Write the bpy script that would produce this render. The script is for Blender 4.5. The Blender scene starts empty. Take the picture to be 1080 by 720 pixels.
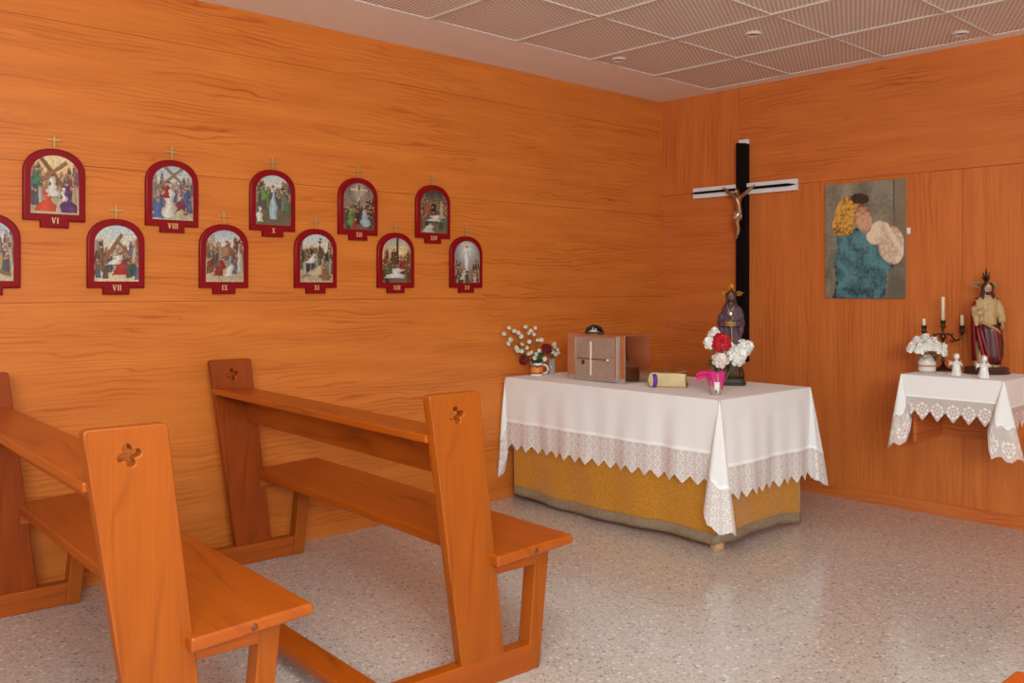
import bpy, bmesh, math, random
from mathutils import Vector, Matrix, noise as mnoise

C = bpy.context.scene.collection
sc = bpy.context.scene
R = math.radians
PI = math.pi
random.seed(7)

# ------------------------------------------------------------------ camera
cam_d = bpy.data.cameras.new('camera')
cam = bpy.data.objects.new('camera', cam_d)
C.objects.link(cam)
cam_d.sensor_width = 36.0
cam_d.lens = 957.0 / 1080.0 * 36.0
cam_d.shift_y = -(360.0 - 303.0) / 1080.0
cam.location = (4.129, -5.279, 1.293)
cam.rotation_euler = (R(90), 0, R(47.35))
cam_d.clip_start = 0.05
sc.camera = cam

# ------------------------------------------------------------------ world, lights, exposure
sc.view_settings.view_transform = 'Standard'
sc.view_settings.look = 'None'
sc.view_settings.gamma = 1.0
sc.view_settings.exposure = -0.12
sc.view_settings.use_curve_mapping = False
world = bpy.data.worlds.new('world')
sc.world = world
world.use_nodes = True
world.node_tree.nodes['Background'].inputs['Color'].default_value = (0.90, 0.97, 1.0, 1)
world.node_tree.nodes['Background'].inputs['Strength'].default_value = 0.92


def area(name, loc, target, sx, sy, power, col):
    d = bpy.data.lights.new(name, 'AREA')
    d.shape = 'RECTANGLE'
    d.size = sx
    d.size_y = sy
    d.energy = power
    d.color = col
    o = bpy.data.objects.new(name, d)
    C.objects.link(o)
    o.location = loc
    o.rotation_euler = (Vector(target) - Vector(loc)).to_track_quat('-Z', 'Y').to_euler()
    return o


area('ceiling_panel_light', (3.3, -4.6, 2.58), (3.2, -4.4, 0), 1.2, 1.2, 50, (0.88, 0.98, 1.0))
area('window_light', (6.2, -6.5, 2.15), (0.5, -2.4, 1.2), 2.6, 0.8, 235, (0.88, 0.98, 1.0))


# ------------------------------------------------------------------ helpers
def lin(c):
    return tuple(((v / 255.0) / 12.92 if v / 255.0 <= 0.04045 else ((v / 255.0 + 0.055) / 1.055) ** 2.4) for v in c)


def new_mat(name):
    m = bpy.data.materials.new(name)
    m.use_nodes = True
    return m, m.node_tree, m.node_tree.nodes['Principled BSDF']


def plain(name, rgb, rough=0.6, metal=0.0, var=0.06, scale=25, bump=0.0, coat=0.0, trans=0.0, alpha=1.0, sheen=0.0):
    m, nt, b = new_mat(name)
    c = lin(rgb)
    tc = nt.nodes.new('ShaderNodeTexCoord')
    n = nt.nodes.new('ShaderNodeTexNoise')
    n.inputs['Scale'].default_value = scale
    n.inputs['Detail'].default_value = 4
    nt.links.new(tc.outputs['Object'], n.inputs['Vector'])
    mx = nt.nodes.new('ShaderNodeMix')
    mx.data_type = 'RGBA'
    mx.inputs[6].default_value = tuple(max(0, v * (1 - var * 2)) for v in c) + (1,)
    mx.inputs[7].default_value = tuple(min(1, v * (1 + var * 2)) for v in c) + (1,)
    nt.links.new(n.outputs['Fac'], mx.inputs[0])
    nt.links.new(mx.outputs[2], b.inputs['Base Color'])
    b.inputs['Roughness'].default_value = rough
    b.inputs['Metallic'].default_value = metal
    b.inputs['Coat Weight'].default_value = coat
    b.inputs['Coat Roughness'].default_value = 0.12
    b.inputs['Transmission Weight'].default_value = trans
    b.inputs['Sheen Weight'].default_value = sheen
    b.inputs['Alpha'].default_value = alpha
    if bump > 0:
        bp = nt.nodes.new('ShaderNodeBump')
        bp.inputs['Strength'].default_value = bump
        bp.inputs['Distance'].default_value = 0.004
        nt.links.new(n.outputs['Fac'], bp.inputs['Height'])
        nt.links.new(bp.outputs[0], b.inputs['Normal'])
    return m


def math_node(nt, op, a, b=None, c=None):
    n = nt.nodes.new('ShaderNodeMath')
    n.operation = op
    for i, v in enumerate((a, b, c)):
        if v is None:
            continue
        if isinstance(v, (int, float)):
            n.inputs[i].default_value = v
        else:
            nt.links.new(v, n.inputs[i])
    return n.outputs[0]


def wood(name, along, light, dark, line_freq=9.0, warp=1.6, line=0.5, rough=0.4, coat=0.0, across=None, uscale=1.0,
         dis=3.0, spec=0.5, swirl=0.0):
    """grain runs along the axis `along` (0,1,2) of the object's own space"""
    m, nt, b = new_mat(name)
    tc = nt.nodes.new('ShaderNodeTexCoord')
    sep = nt.nodes.new('ShaderNodeSeparateXYZ')
    nt.links.new(tc.outputs['Object'], sep.inputs[0])
    u = sep.outputs[along]
    others = [i for i in range(3) if i != along]
    if across is None:
        v = math_node(nt, 'ADD', sep.outputs[others[0]], sep.outputs[others[1]])
    else:
        v = sep.outputs[across]

    def cmb(us, vs, w=0.0):
        cb = nt.nodes.new('ShaderNodeCombineXYZ')
        nt.links.new(math_node(nt, 'MULTIPLY', u, us * uscale), cb.inputs[0])
        nt.links.new(math_node(nt, 'MULTIPLY', v, vs), cb.inputs[1])
        cb.inputs[2].default_value = w
        return cb.outputs[0]

    def nz(vec, scale=1.0, det=3.0):
        n = nt.nodes.new('ShaderNodeTexNoise')
        n.inputs['Scale'].default_value = scale
        n.inputs['Detail'].default_value = det
        nt.links.new(vec, n.inputs['Vector'])
        return n.outputs['Fac']

    w1 = nz(cmb(dis, 8.0), 1.0, 1.6)
    w2 = nz(cmb(4.5, 20.0, 11.0), 1.0, 1.0)
    ph = math_node(nt, 'ADD', math_node(nt, 'MULTIPLY', v, line_freq),
                   math_node(nt, 'ADD', math_node(nt, 'MULTIPLY', w1, warp * 3), math_node(nt, 'MULTIPLY', w2, swirl)))
    fr = math_node(nt, 'FRACT', ph)
    # thin dark lines where fract near 1
    ln = math_node(nt, 'POWER', math_node(nt, 'SUBTRACT', 1.0, math_node(nt, 'ABSOLUTE', math_node(nt, 'SUBTRACT', math_node(nt, 'MULTIPLY', fr, 2.0), 1.0))), 4.0)
    mod = nz(cmb(1.6, 5.0, 3.0), 1.0, 2.0)
    modr = nt.nodes.new('ShaderNodeMapRange')
    modr.inputs[1].default_value = 0.42
    modr.inputs[2].default_value = 0.68
    nt.links.new(mod, modr.inputs[0])
    ln = math_node(nt, 'MULTIPLY', ln, modr.outputs[0])
    fine = nz(cmb(5.0, 160.0, 7.0), 1.0, 3.0)
    med = nz(cmb(1.4, 14.0, 5.0), 1.0, 4.0)
    f = math_node(nt, 'ADD', math_node(nt, 'MULTIPLY', ln, line),
                  math_node(nt, 'ADD', math_node(nt, 'MULTIPLY', math_node(nt, 'SUBTRACT', fine, 0.35), 0.55),
                            math_node(nt, 'MULTIPLY', math_node(nt, 'SUBTRACT', med, 0.35), 0.75)))
    cl = nt.nodes.new('ShaderNodeClamp')
    nt.links.new(f, cl.inputs[0])
    mx = nt.nodes.new('ShaderNodeMix')
    mx.data_type = 'RGBA'
    mx.inputs[6].default_value = lin(light) + (1,)
    mx.inputs[7].default_value = lin(dark) + (1,)
    nt.links.new(cl.outputs[0], mx.inputs[0])
    nt.links.new(mx.outputs[2], b.inputs['Base Color'])
    b.inputs['Roughness'].default_value = rough
    b.inputs['Specular IOR Level'].default_value = spec
    b.inputs['Coat Weight'].default_value = coat
    b.inputs['Coat Roughness'].default_value = 0.18
    return m


class MB:
    def __init__(s):
        s.bm = bmesh.new()
        s.mi = 0

    def face(s, vs):
        try:
            f = s.bm.faces.new(vs)
            f.material_index = s.mi
            return f
        except ValueError:
            return None

    def box(s, a, b, M=None):
        x0, y0, z0 = a
        x1, y1, z1 = b
        v = [Vector(p) for p in ((x0, y0, z0), (x1, y0, z0), (x1, y1, z0), (x0, y1, z0), (x0, y0, z1), (x1, y0, z1), (x1, y1, z1), (x0, y1, z1))]
        if M:
            v = [M @ p for p in v]
        v = [s.bm.verts.new(p) for p in v]
        for q in ((3, 2, 1, 0), (4, 5, 6, 7), (0, 1, 5, 4), (1, 2, 6, 5), (2, 3, 7, 6), (3, 0, 4, 7)):
            s.face([v[i] for i in q])
        return s

    def prism(s, pts, axis, a, b):
        """pts 2D polygon in the two axes other than `axis`, extruded from a to b"""
        def mk(p, w):
            l = [p[0], p[1]]
            l.insert(axis, w)
            return s.bm.verts.new(l)
        A = [mk(p, a) for p in pts]
        B = [mk(p, b) for p in pts]
        s.face(A[::-1])
        s.face(B)
        n = len(pts)
        for i in range(n):
            s.face([A[i], A[(i + 1) % n], B[(i + 1) % n], B[i]])
        return s

    def rings(s, rings, cap=True, closed=True):
        vs = [[s.bm.verts.new(p) for p in r] for r in rings]
        n = len(rings[0])
        for a, b in zip(vs[:-1], vs[1:]):
            for i in range(n if closed else n - 1):
                s.face([a[i], a[(i + 1) % n], b[(i + 1) % n], b[i]])
        if cap and closed:
            s.face(vs[0][::-1])
            s.face(vs[-1])
        return s

    def lathe(s, prof, seg=24, c=(0, 0, 0), sx=1.0, sy=1.0):
        rr = []
        for r, z in prof:
            rr.append([(c[0] + max(r, 1e-4) * sx * math.cos(2 * PI * i / seg), c[1] + max(r, 1e-4) * sy * math.sin(2 * PI * i / seg), c[2] + z) for i in range(seg)])
        return s.rings(rr)

    def tube(s, pts, rad, seg=10, flat=1.0):
        pts = [Vector(p) for p in pts]
        if not isinstance(rad, (list, tuple)):
            rad = [rad] * len(pts)
        up = Vector((0.13, 0.27, 1)).normalized()
        rr = []
        for i, p in enumerate(pts):
            t = (pts[min(i + 1, len(pts) - 1)] - pts[max(i - 1, 0)]).normalized()
            if abs(t.dot(up)) > 0.98:
                up = Vector((1, 0.1, 0)).normalized()
            a = t.cross(up).normalized()
            b = t.cross(a).normalized()
            rr.append([p + a * rad[i] * math.cos(2 * PI * k / seg) + b * rad[i] * flat * math.sin(2 * PI * k / seg) for k in range(seg)])
        return s.rings(rr)

    def ball(s, c, r, seg=14, rings=9, M=None):
        if not isinstance(r, (list, tuple)):
            r = (r, r, r)
        rr = []
        for j in range(rings + 1):
            th = PI * (j + 0.02) / (rings + 0.04)
            row = []
            for i in range(seg):
                ph = 2 * PI * i / seg
                p = Vector((r[0] * math.sin(th) * math.cos(ph), r[1] * math.sin(th) * math.sin(ph), -r[2] * math.cos(th)))
                if M:
                    p = M @ p
                row.append(Vector(c) + p)
            rr.append(row)
        return s.rings(rr)

    def build(s, name, mat, parent=None, smooth=False, bevel=0.0, remesh=0.0, subsurf=0, loc=None, merge=True):
        if merge:
            bmesh.ops.remove_doubles(s.bm, verts=s.bm.verts, dist=1e-6)
        bmesh.ops.recalc_face_normals(s.bm, faces=s.bm.faces)
        me = bpy.data.meshes.new(name)
        s.bm.to_mesh(me)
        s.bm.free()
        o = bpy.data.objects.new(name, me)
        C.objects.link(o)
        for m in (mat if isinstance(mat, (list, tuple)) else [mat]):
            me.materials.append(m)
        if parent:
            o.parent = parent
        if loc:
            o.location = loc
        if smooth:
            for p in me.polygons:
                p.use_smooth = True
        if bevel > 0:
            md = o.modifiers.new('bevel', 'BEVEL')
            md.width = bevel
            md.segments = 3
            md.limit_method = 'ANGLE'
            md.angle_limit = R(35)
        if remesh > 0:
            md = o.modifiers.new('fuse', 'REMESH')
            md.mode = 'VOXEL'
            md.voxel_size = remesh
            md.use_smooth_shade = True
            md2 = o.modifiers.new('soft', 'SMOOTH')
            md2.iterations = 3
        if subsurf:
            md = o.modifiers.new('sub', 'SUBSURF')
            md.levels = subsurf
            md.render_levels = subsurf
        return o


def outline_mesh(name, outers, thick, bevel, mat, parent=None, plane='XZ', loc=(0, 0, 0)):
    """flat outline with holes (list of closed 2D loops) given thickness; local plane XY turned to the wanted plane"""
    cu = bpy.data.curves.new(name, 'CURVE')
    cu.dimensions = '2D'
    cu.fill_mode = 'BOTH'
    cu.extrude = max(thick / 2 - bevel, 0.0001)
    cu.bevel_depth = bevel
    cu.bevel_resolution = 2
    for loop in outers:
        sp = cu.splines.new('POLY')
        sp.points.add(len(loop) - 1)
        for p, q in zip(sp.points, loop):
            p.co = (q[0], q[1], 0, 1)
        sp.use_cyclic_u = True
    tmp = bpy.data.objects.new(name + '_c', cu)
    C.objects.link(tmp)
    dg = bpy.context.evaluated_depsgraph_get()
    me = bpy.data.meshes.new_from_object(tmp.evaluated_get(dg))
    me.name = name
    bpy.data.objects.remove(tmp)
    # local X,Y,thickness -> requested plane
    if plane == 'YZ':      # first coord -> +Y, second -> Z, thickness -> X
        M = Matrix(((0, 0, 1, 0), (1, 0, 0, 0), (0, 1, 0, 0), (0, 0, 0, 1)))
    elif plane == 'XZ':    # first -> X, second -> Z, thickness -> -Y
        M = Matrix(((1, 0, 0, 0), (0, 0, -1, 0), (0, 1, 0, 0), (0, 0, 0, 1)))
    else:
        M = Matrix.Identity(4)
    me.transform(M)
    o = bpy.data.objects.new(name, me)
    C.objects.link(o)
    me.materials.clear()
    me.materials.append(mat)
    o.location = loc
    if parent:
        o.parent = parent
    return o


def thing(name, label, cat, loc=(0, 0, 0), rotz=0.0, group=None):
    o = bpy.data.objects.new(name, None)
    o.empty_display_size = 0.05
    C.objects.link(o)
    o.location = loc
    o.rotation_euler = (0, 0, rotz)
    return tag(o, label, cat, group)


def tag(o, label, cat, group=None):
    o['label'] = label
    o['category'] = cat
    if group:
        o['group'] = group
    return o


def struct(o):
    o['kind'] = 'structure'
    return o


def copy_tree(o, parent=None):
    c = o.copy()
    C.objects.link(c)
    c.parent = parent
    for ch in list(o.children):
        copy_tree(ch, c)
    return c


# ------------------------------------------------------------------ materials
LAM_L, LAM_D = (220, 126, 50), (164, 66, 12)
lam_left = wood('laminate_left', 1, LAM_L, LAM_D, line_freq=42, warp=1.5, line=0.62, rough=0.42, across=2, dis=1.2, swirl=1.7, spec=0.35)
LAMR_L, LAMR_D = (216, 120, 56), (158, 66, 18)
lam_h = wood('laminate_horizontal', 0, LAMR_L, LAMR_D, line_freq=42, warp=1.5, line=0.62, rough=0.42, across=2, dis=1.2, swirl=1.7, spec=0.35)
lam_v = wood('laminate_vertical', 2, LAMR_L, LAMR_D, line_freq=34, warp=1.1, line=0.5, rough=0.4, across=0, dis=1.0, swirl=0.9, spec=0.35)
PW_L, PW_D = (180, 84, 10), (112, 40, 2)
pew_x = wood('pew_oak_lengthwise', 0, PW_L, PW_D, line_freq=16, warp=1.2, line=0.6, dis=1.6, rough=0.36, coat=0.2, spec=0.35)
pew_y = wood('pew_oak_crosswise', 1, PW_L, PW_D, line_freq=16, warp=1.2, line=0.6, dis=1.6, rough=0.36, coat=0.2, spec=0.35)
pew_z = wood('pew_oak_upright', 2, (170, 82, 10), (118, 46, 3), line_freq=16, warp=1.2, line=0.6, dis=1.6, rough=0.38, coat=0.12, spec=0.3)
pew_dk = wood('pew_oak_upright_darker', 2, (156, 64, 6), (84, 28, 2), line_freq=16, warp=1.2, line=0.6, dis=1.6, rough=0.36, coat=0.1, spec=0.25)  # darker tone of the upright oak, for one end panel per pew
seam_m = plain('panel_seam', (160, 84, 38), 0.7)
plaster = plain('plaster', (246, 238, 230), 0.75, var=0.015, scale=3)
grid_m = plain('ceiling_grid', (214, 198, 186), 0.5, var=0.01)
gold = plain('gold', (206, 170, 108), 0.36, metal=0.6)
brass = plain('old_brass', (112, 84, 56), 0.38, metal=0.9, var=0.15)
redlac = plain('red_lacquer', (134, 0, 10), 0.42, var=0.04)
redlac.node_tree.nodes['Principled BSDF'].inputs['Specular IOR Level'].default_value = 0.25
black = plain('black_lacquer', (8, 7, 7), 0.6)
black.node_tree.nodes['Principled BSDF'].inputs['Specular IOR Level'].default_value = 0.15
silver = plain('white_satin_metal', (240, 238, 236), 0.3, metal=0.1, var=0.02)


def tile_mat():
    m, nt, b = new_mat('perforated_tile')
    tc = nt.nodes.new('ShaderNodeTexCoord')
    sep = nt.nodes.new('ShaderNodeSeparateXYZ')
    nt.links.new(tc.outputs['Object'], sep.inputs[0])
    P = 0.024
    d2 = []
    row = math_node(nt, 'MULTIPLY', math_node(nt, 'MODULO', math_node(nt, 'FLOOR', math_node(nt, 'ADD', math_node(nt, 'DIVIDE', sep.outputs[1], P), 100)), 2), 0.5)
    fx = math_node(nt, 'SUBTRACT', math_node(nt, 'FRACT', math_node(nt, 'ADD', math_node(nt, 'ADD', math_node(nt, 'DIVIDE', sep.outputs[0], P), 100), row)), 0.5)
    fy = math_node(nt, 'SUBTRACT', math_node(nt, 'FRACT', math_node(nt, 'ADD', math_node(nt, 'DIVIDE', sep.outputs[1], P), 100)), 0.5)
    rr = math_node(nt, 'ADD', math_node(nt, 'MULTIPLY', fx, fx), math_node(nt, 'MULTIPLY', fy, fy))
    hole = math_node(nt, 'LESS_THAN', rr, 0.075)
    mx = nt.nodes.new('ShaderNodeMix')
    mx.data_type = 'RGBA'
    mx.inputs[6].default_value = lin((238, 228, 218)) + (1,)
    mx.inputs[7].default_value = lin((166, 148, 132)) + (1,)
    nt.links.new(hole, mx.inputs[0])
    nt.links.new(mx.outputs[2], b.inputs['Base Color'])
    b.inputs['Roughness'].default_value = 0.8
    return m


def terrazzo():
    m, nt, b = new_mat('terrazzo')
    tc = nt.nodes.new('ShaderNodeTexCoord')
    vec = tc.outputs['Object']

    def vor(scale):
        v = nt.nodes.new('ShaderNodeTexVoronoi')
        v.inputs['Scale'].default_value = scale
        nt.links.new(vec, v.inputs['Vector'])
        s = nt.nodes.new('ShaderNodeSeparateColor')
        nt.links.new(v.outputs['Color'], s.inputs[0])
        return v.outputs['Distance'], s.outputs[0], s.outputs[1]

    def mix(fac, a, bcol):
        mx = nt.nodes.new('ShaderNodeMix')
        mx.data_type = 'RGBA'
        if isinstance(a, tuple):
            mx.inputs[6].default_value = a + (1,)
        else:
            nt.links.new(a, mx.inputs[6])
        if isinstance(bcol, tuple):
            mx.inputs[7].default_value = bcol + (1,)
        else:
            nt.links.new(bcol, mx.inputs[7])
        nt.links.new(fac, mx.inputs[0])
        return mx.outputs[2]
    d1, r1, g1 = vor(110)
    base = mix(r1, lin((188, 178, 168)), lin((212, 202, 192)))
    spk = math_node(nt, 'MULTIPLY', math_node(nt, 'GREATER_THAN', g1, 0.86), math_node(nt, 'LESS_THAN', d1, 0.5))
    base = mix(spk, base, lin((164, 154, 145)))
    d2, r2, g2 = vor(62)
    spk2 = math_node(nt, 'MULTIPLY', math_node(nt, 'GREATER_THAN', g2, 0.93), math_node(nt, 'LESS_THAN', d2, 0.4))
    base = mix(spk2, base, lin((148, 138, 129)))
    spk3 = math_node(nt, 'MULTIPLY', math_node(nt, 'LESS_THAN', g2, 0.07), math_node(nt, 'LESS_THAN', d2, 0.45))
    base = mix(spk3, base, lin((232, 224, 214)))
    # tile joints
    sep = nt.nodes.new('ShaderNodeSeparateXYZ')
    nt.links.new(vec, sep.inputs[0])
    fx = math_node(nt, 'FRACT', math_node(nt, 'ADD', math_node(nt, 'DIVIDE', math_node(nt, 'SUBTRACT', sep.outputs[0], 0.12), 0.3), 200))
    fy = math_node(nt, 'FRACT', math_node(nt, 'ADD', math_node(nt, 'DIVIDE', math_node(nt, 'SUBTRACT', sep.outputs[1], -1.71), 0.3), 200))
    j = math_node(nt, 'MAXIMUM', math_node(nt, 'LESS_THAN', fx, 0.007), math_node(nt, 'LESS_THAN', fy, 0.005))
    jn = nt.nodes.new('ShaderNodeTexNoise')
    jn.inputs['Scale'].default_value = 1.7
    nt.links.new(vec, jn.inputs['Vector'])
    jf = math_node(nt, 'MULTIPLY', j, math_node(nt, 'MULTIPLY', math_node(nt, 'GREATER_THAN', jn.outputs['Fac'], 0.5), 0.55))
    base = mix(jf, base, lin((120, 110, 102)))
    # large patches of wear
    pn = nt.nodes.new('ShaderNodeTexNoise')
    pn.inputs['Scale'].default_value = 1.1
    pn.inputs['Detail'].default_value = 4
    nt.links.new(vec, pn.inputs['Vector'])
    mr = nt.nodes.new('ShaderNodeMapRange')
    mr.inputs[3].default_value = 0.10
    mr.inputs[4].default_value = 0.24
    nt.links.new(pn.outputs['Fac'], mr.inputs[0])
    nt.links.new(mr.outputs[0], b.inputs['Roughness'])
    nt.links.new(base, b.inputs['Base Color'])
    b.inputs['Specular IOR Level'].default_value = 0.6
    return m


def painted(name, rough=0.45):
    m, nt, b = new_mat(name)
    a = nt.nodes.new('ShaderNodeAttribute')
    a.attribute_name = 'paint'
    nt.links.new(a.outputs['Color'], b.inputs['Base Color'])
    b.inputs['Roughness'].default_value = rough
    return m


def linen(name, rgb, bump=0.15, weave=True, trans=0.0):
    m, nt, b = new_mat(name)
    b.inputs['Base Color'].default_value = lin(rgb) + (1,)
    b.inputs['Roughness'].default_value = 0.85
    b.inputs['Sheen Weight'].default_value = 0.2
    tc = nt.nodes.new('ShaderNodeTexCoord')
    n = nt.nodes.new('ShaderNodeTexNoise')
    n.inputs['Scale'].default_value = 9
    n.inputs['Detail'].default_value = 5
    nt.links.new(tc.outputs['Object'], n.inputs['Vector'])
    bp = nt.nodes.new('ShaderNodeBump')
    bp.inputs['Strength'].default_value = bump
    bp.inputs['Distance'].default_value = 0.02
    nt.links.new(n.outputs['Fac'], bp.inputs['Height'])
    nt.links.new(bp.outputs[0], b.inputs['Normal'])
    return m


def lace(name, rgb, per, holes=0.5, motif=True):
    """crochet lace: UV x = metres along the hem, UV y = metres up from the tips; real holes"""
    m, nt, b = new_mat(name)
    b.inputs['Base Color'].default_value = lin(rgb) + (1,)
    b.inputs['Roughness'].default_value = 0.85
    uv = nt.nodes.new('ShaderNodeUVMap')
    sep = nt.nodes.new('ShaderNodeSeparateXYZ')
    nt.links.new(uv.outputs[0], sep.inputs[0])
    u, v = sep.outputs[0], sep.outputs[1]
    S = 0.0046
    fx = math_node(nt, 'SUBTRACT', math_node(nt, 'FRACT', math_node(nt, 'DIVIDE', u, S)), 0.5)
    fy = math_node(nt, 'SUBTRACT', math_node(nt, 'FRACT', math_node(nt, 'DIVIDE', v, S)), 0.5)
    mesh_hole = math_node(nt, 'LESS_THAN', math_node(nt, 'MAXIMUM', math_node(nt, 'ABSOLUTE', fx), math_node(nt, 'ABSOLUTE', fy)), 0.36)
    # petals: rosette every `per`
    pu = math_node(nt, 'SUBTRACT', math_node(nt, 'FRACT', math_node(nt, 'DIVIDE', u, per)), 0.5)
    pv = math_node(nt, 'DIVIDE', math_node(nt, 'SUBTRACT', v, per * 0.75), per)
    if motif == 2:
        pv = math_node(nt, 'SUBTRACT', math_node(nt, 'FRACT', math_node(nt, 'DIVIDE', v, per)), 0.5)
    r = math_node(nt, 'SQRT', math_node(nt, 'ADD', math_node(nt, 'MULTIPLY', pu, pu), math_node(nt, 'MULTIPLY', math_node(nt, 'MULTIPLY', pv, pv), 0.7)))
    an = math_node(nt, 'ARCTAN2', pv, pu)
    lob = math_node(nt, 'MULTIPLY', math_node(nt, 'COSINE', math_node(nt, 'MULTIPLY', an, 8)), 0.5)
    ring = math_node(nt, 'LESS_THAN', math_node(nt, 'ABSOLUTE', math_node(nt, 'SUBTRACT', r, 0.33)), math_node(nt, 'ADD', 0.045, math_node(nt, 'MULTIPLY', lob, 0.08)))
    core = math_node(nt, 'LESS_THAN', math_node(nt, 'ABSOLUTE', math_node(nt, 'SUBTRACT', r, 0.13)), math_node(nt, 'ADD', 0.02, math_node(nt, 'MULTIPLY', lob, 0.05)))
    solid = math_node(nt, 'MAXIMUM', ring, core)
    hole = math_node(nt, 'MULTIPLY', mesh_hole, math_node(nt, 'SUBTRACT', 1.0, solid))
    al = math_node(nt, 'SUBTRACT', 1.0, math_node(nt, 'MULTIPLY', hole, holes))
    nt.links.new(al, b.inputs['Alpha'])
    return m


# ------------------------------------------------------------------ room
H = 2.64
o = MB().box((-0.1, -9, -0.08), (8, 0.1, 0)).build('floor', terrazzo())
struct(o)

# left wall: laminate boards with a 2 mm joint over a dark backing
mb = MB()
mb.box((-0.10, -9, 0), (-0.012, 0.1, H))
wl = struct(mb.build('wall_left', seam_m))
rows = [(0.0, 1.2286), (1.2304, 1.8157), (1.8173, 2.4197), (2.4213, H)]
cols = [[-9, -4.9, -2.453 + 0.0, -0.0], [-9, -4.9, -2.453, 0.0], [-9, -4.9, -2.453, 0.0], [-9, -4.9, -2.453, 0.0]]
mb = MB()
for (z0, z1), cc in zip(rows, cols):
    for a, b_ in zip(cc[:-1], cc[1:]):
        mb.box((-0.012, a + 0.0002, z0), (0, b_ - 0.0002, z1))
mb.build('laminate_board', lam_left, wl)

mb = MB()
mb.box((-0.1, 0.012, 0), (8, 0.1, H))
wr = struct(mb.build('wall_right', seam_m))
mb = MB()
mb.box((0, 0, 0), (0.664, 0.012, 1.954))
mb.box((0.666, 0, 1.9565), (5.0, 0.012, H))
mb.build('laminate_board', lam_h, wr)
mb = MB()
mb.box((0, 0, 1.9565), (0.664, 0.012, H))
for a, b_ in ((0.666, 2.109), (2.111, 2.2325), (2.2335, 3.4), (3.4012, 5.0)):
    mb.box((a, 0, 0), (b_, 0.012, 1.954))
mb.build('laminate_board', lam_v, wr)

bl = MB().box((0, -9, 0), (0.012, 0.0, 0.07)).build('baseboard_left', lam_left, None, bevel=0.002)
struct(bl)
br = MB().box((0.012, -0.012, 0), (5.0, 0.0, 0.07)).build('baseboard_right', lam_h, None, bevel=0.002)
struct(br)

# ceiling: plaster border, T-bar grid and perforated tiles
GX = [0.497 + 0.6 * k for k in range(0, 9)]
GY = [-0.10 - 0.6 * k for k in range(0, 13)]
mb = MB()
mb.box((-0.1, -9, H), (GX[0], 0.1, H + 0.06))
mb.box((GX[0], GY[0], H), (8, 0.1, H + 0.06))
mb.box((GX[0], GY[-1] , H + 0.012), (GX[-1], GY[0], H + 0.06))
mb.box((GX[-1], -9, H), (8, GY[0], H + 0.06))
mb.box((GX[0], -9, H), (GX[-1], GY[-1], H + 0.06))
ceil = struct(mb.build('ceiling', plaster))
tm = tile_mat()
t0 = MB().box((0.004, -0.596, 0.003), (0.596, -0.004, 0.0118)).build('ceiling_tile', tm, ceil, bevel=0.002)
t0.location = (GX[0], GY[0], H)
for i, gx in enumerate(GX[:-1]):
    for j, gy in enumerate(GY[:-1]):
        if i == 0 and j == 0:
            continue
        if gx > 4.6 or gy < -6.2:
            continue
        t = t0.copy()
        C.objects.link(t)
        t.location = (gx, gy, H)
mb = MB()
for gx in GX[1:]:
    mb.box((gx - 0.008, GY[-1], H - 0.004), (gx + 0.008, GY[0], H + 0.004))
for gy in GY[1:]:
    mb.box((GX[0], gy - 0.009, H - 0.006), (GX[-1], gy + 0.009, H + 0.004))
mb.build('grid_bar', grid_m, ceil)

# recessed downlights
lens_m = plain('unlit_lamp', (120, 98, 82), 0.4, var=0.02)
DL = [((0.618, -1.19), 'white round downlight in the ceiling tile next to the left wall'),
      ((1.452, -1.073), 'white round downlight in the ceiling tile high above the altar'),
      ((2.202, -0.275), 'white round downlight in the ceiling close to the right wall, above the painting')]
for k, ((x, y), lab) in enumerate(DL):
    d = thing('downlight', lab, 'ceiling light', (x, y, H), 0, 'recessed downlights')
    mb = MB()
    mb.rings([[((r) * math.cos(2 * PI * i / 28), (r) * math.sin(2 * PI * i / 28), z) for i in range(28)] for r, z in
              ((0.045, 0.003), (0.046, -0.006), (0.040, -0.011), (0.033, -0.010), (0.028, 0.0))], cap=False)
    mb.build('trim_ring', grid_m, d, smooth=True)
    MB().lathe([(0.0, 0.0), (0.020, -0.0005), (0.028, 0.001), (0.028, 0.0025), (0, 0.0025)], 24).build('lamp', lens_m, d, smooth=True)

# ------------------------------------------------------------------ pews
PT = 0.04     # panel thickness
PL = 1.79     # overall length between outer panel faces
panel_poly = [(0.115, 0.0), (0.302, 0.0), (0.190, 0.955), (0.0, 0.955)]


def quatrefoil(cx, cy, r):
    pts = []
    for k in range(4):
        a0 = PI / 2 * k + R(14)
        c = (cx + 0.62 * r * math.cos(a0), cy + 0.62 * r * math.sin(a0))
        for j in range(9):
            a = a0 - PI * 0.62 + PI * 1.24 * j / 8
            pts.append((c[0] + 0.45 * r * math.cos(a), c[1] + 0.45 * r * math.sin(a)))
    return pts


def rounded(poly, r, n=5):
    out = []
    N = len(poly)
    for i, p in enumerate(poly):
        p = Vector(p)
        a = (Vector(poly[i - 1]) - p).normalized()
        b = (Vector(poly[(i + 1) % N]) - p).normalized()
        ang = a.angle(b)
        d = r / math.tan(ang / 2)
        c = p + (a + b).normalized() * (r / math.sin(ang / 2))
        s0 = p + a * d - c
        s1 = p + b * d - c
        t0_, t1_ = math.atan2(s0.y, s0.x), math.atan2(s1.y, s1.x)
        dd = (t1_ - t0_ + PI) % (2 * PI) - PI
        for k in range(n + 1):
            t = t0_ + dd * k / n
            out.append((c.x + r * math.cos(t), c.y + r * math.sin(t)))
    return out


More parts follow.
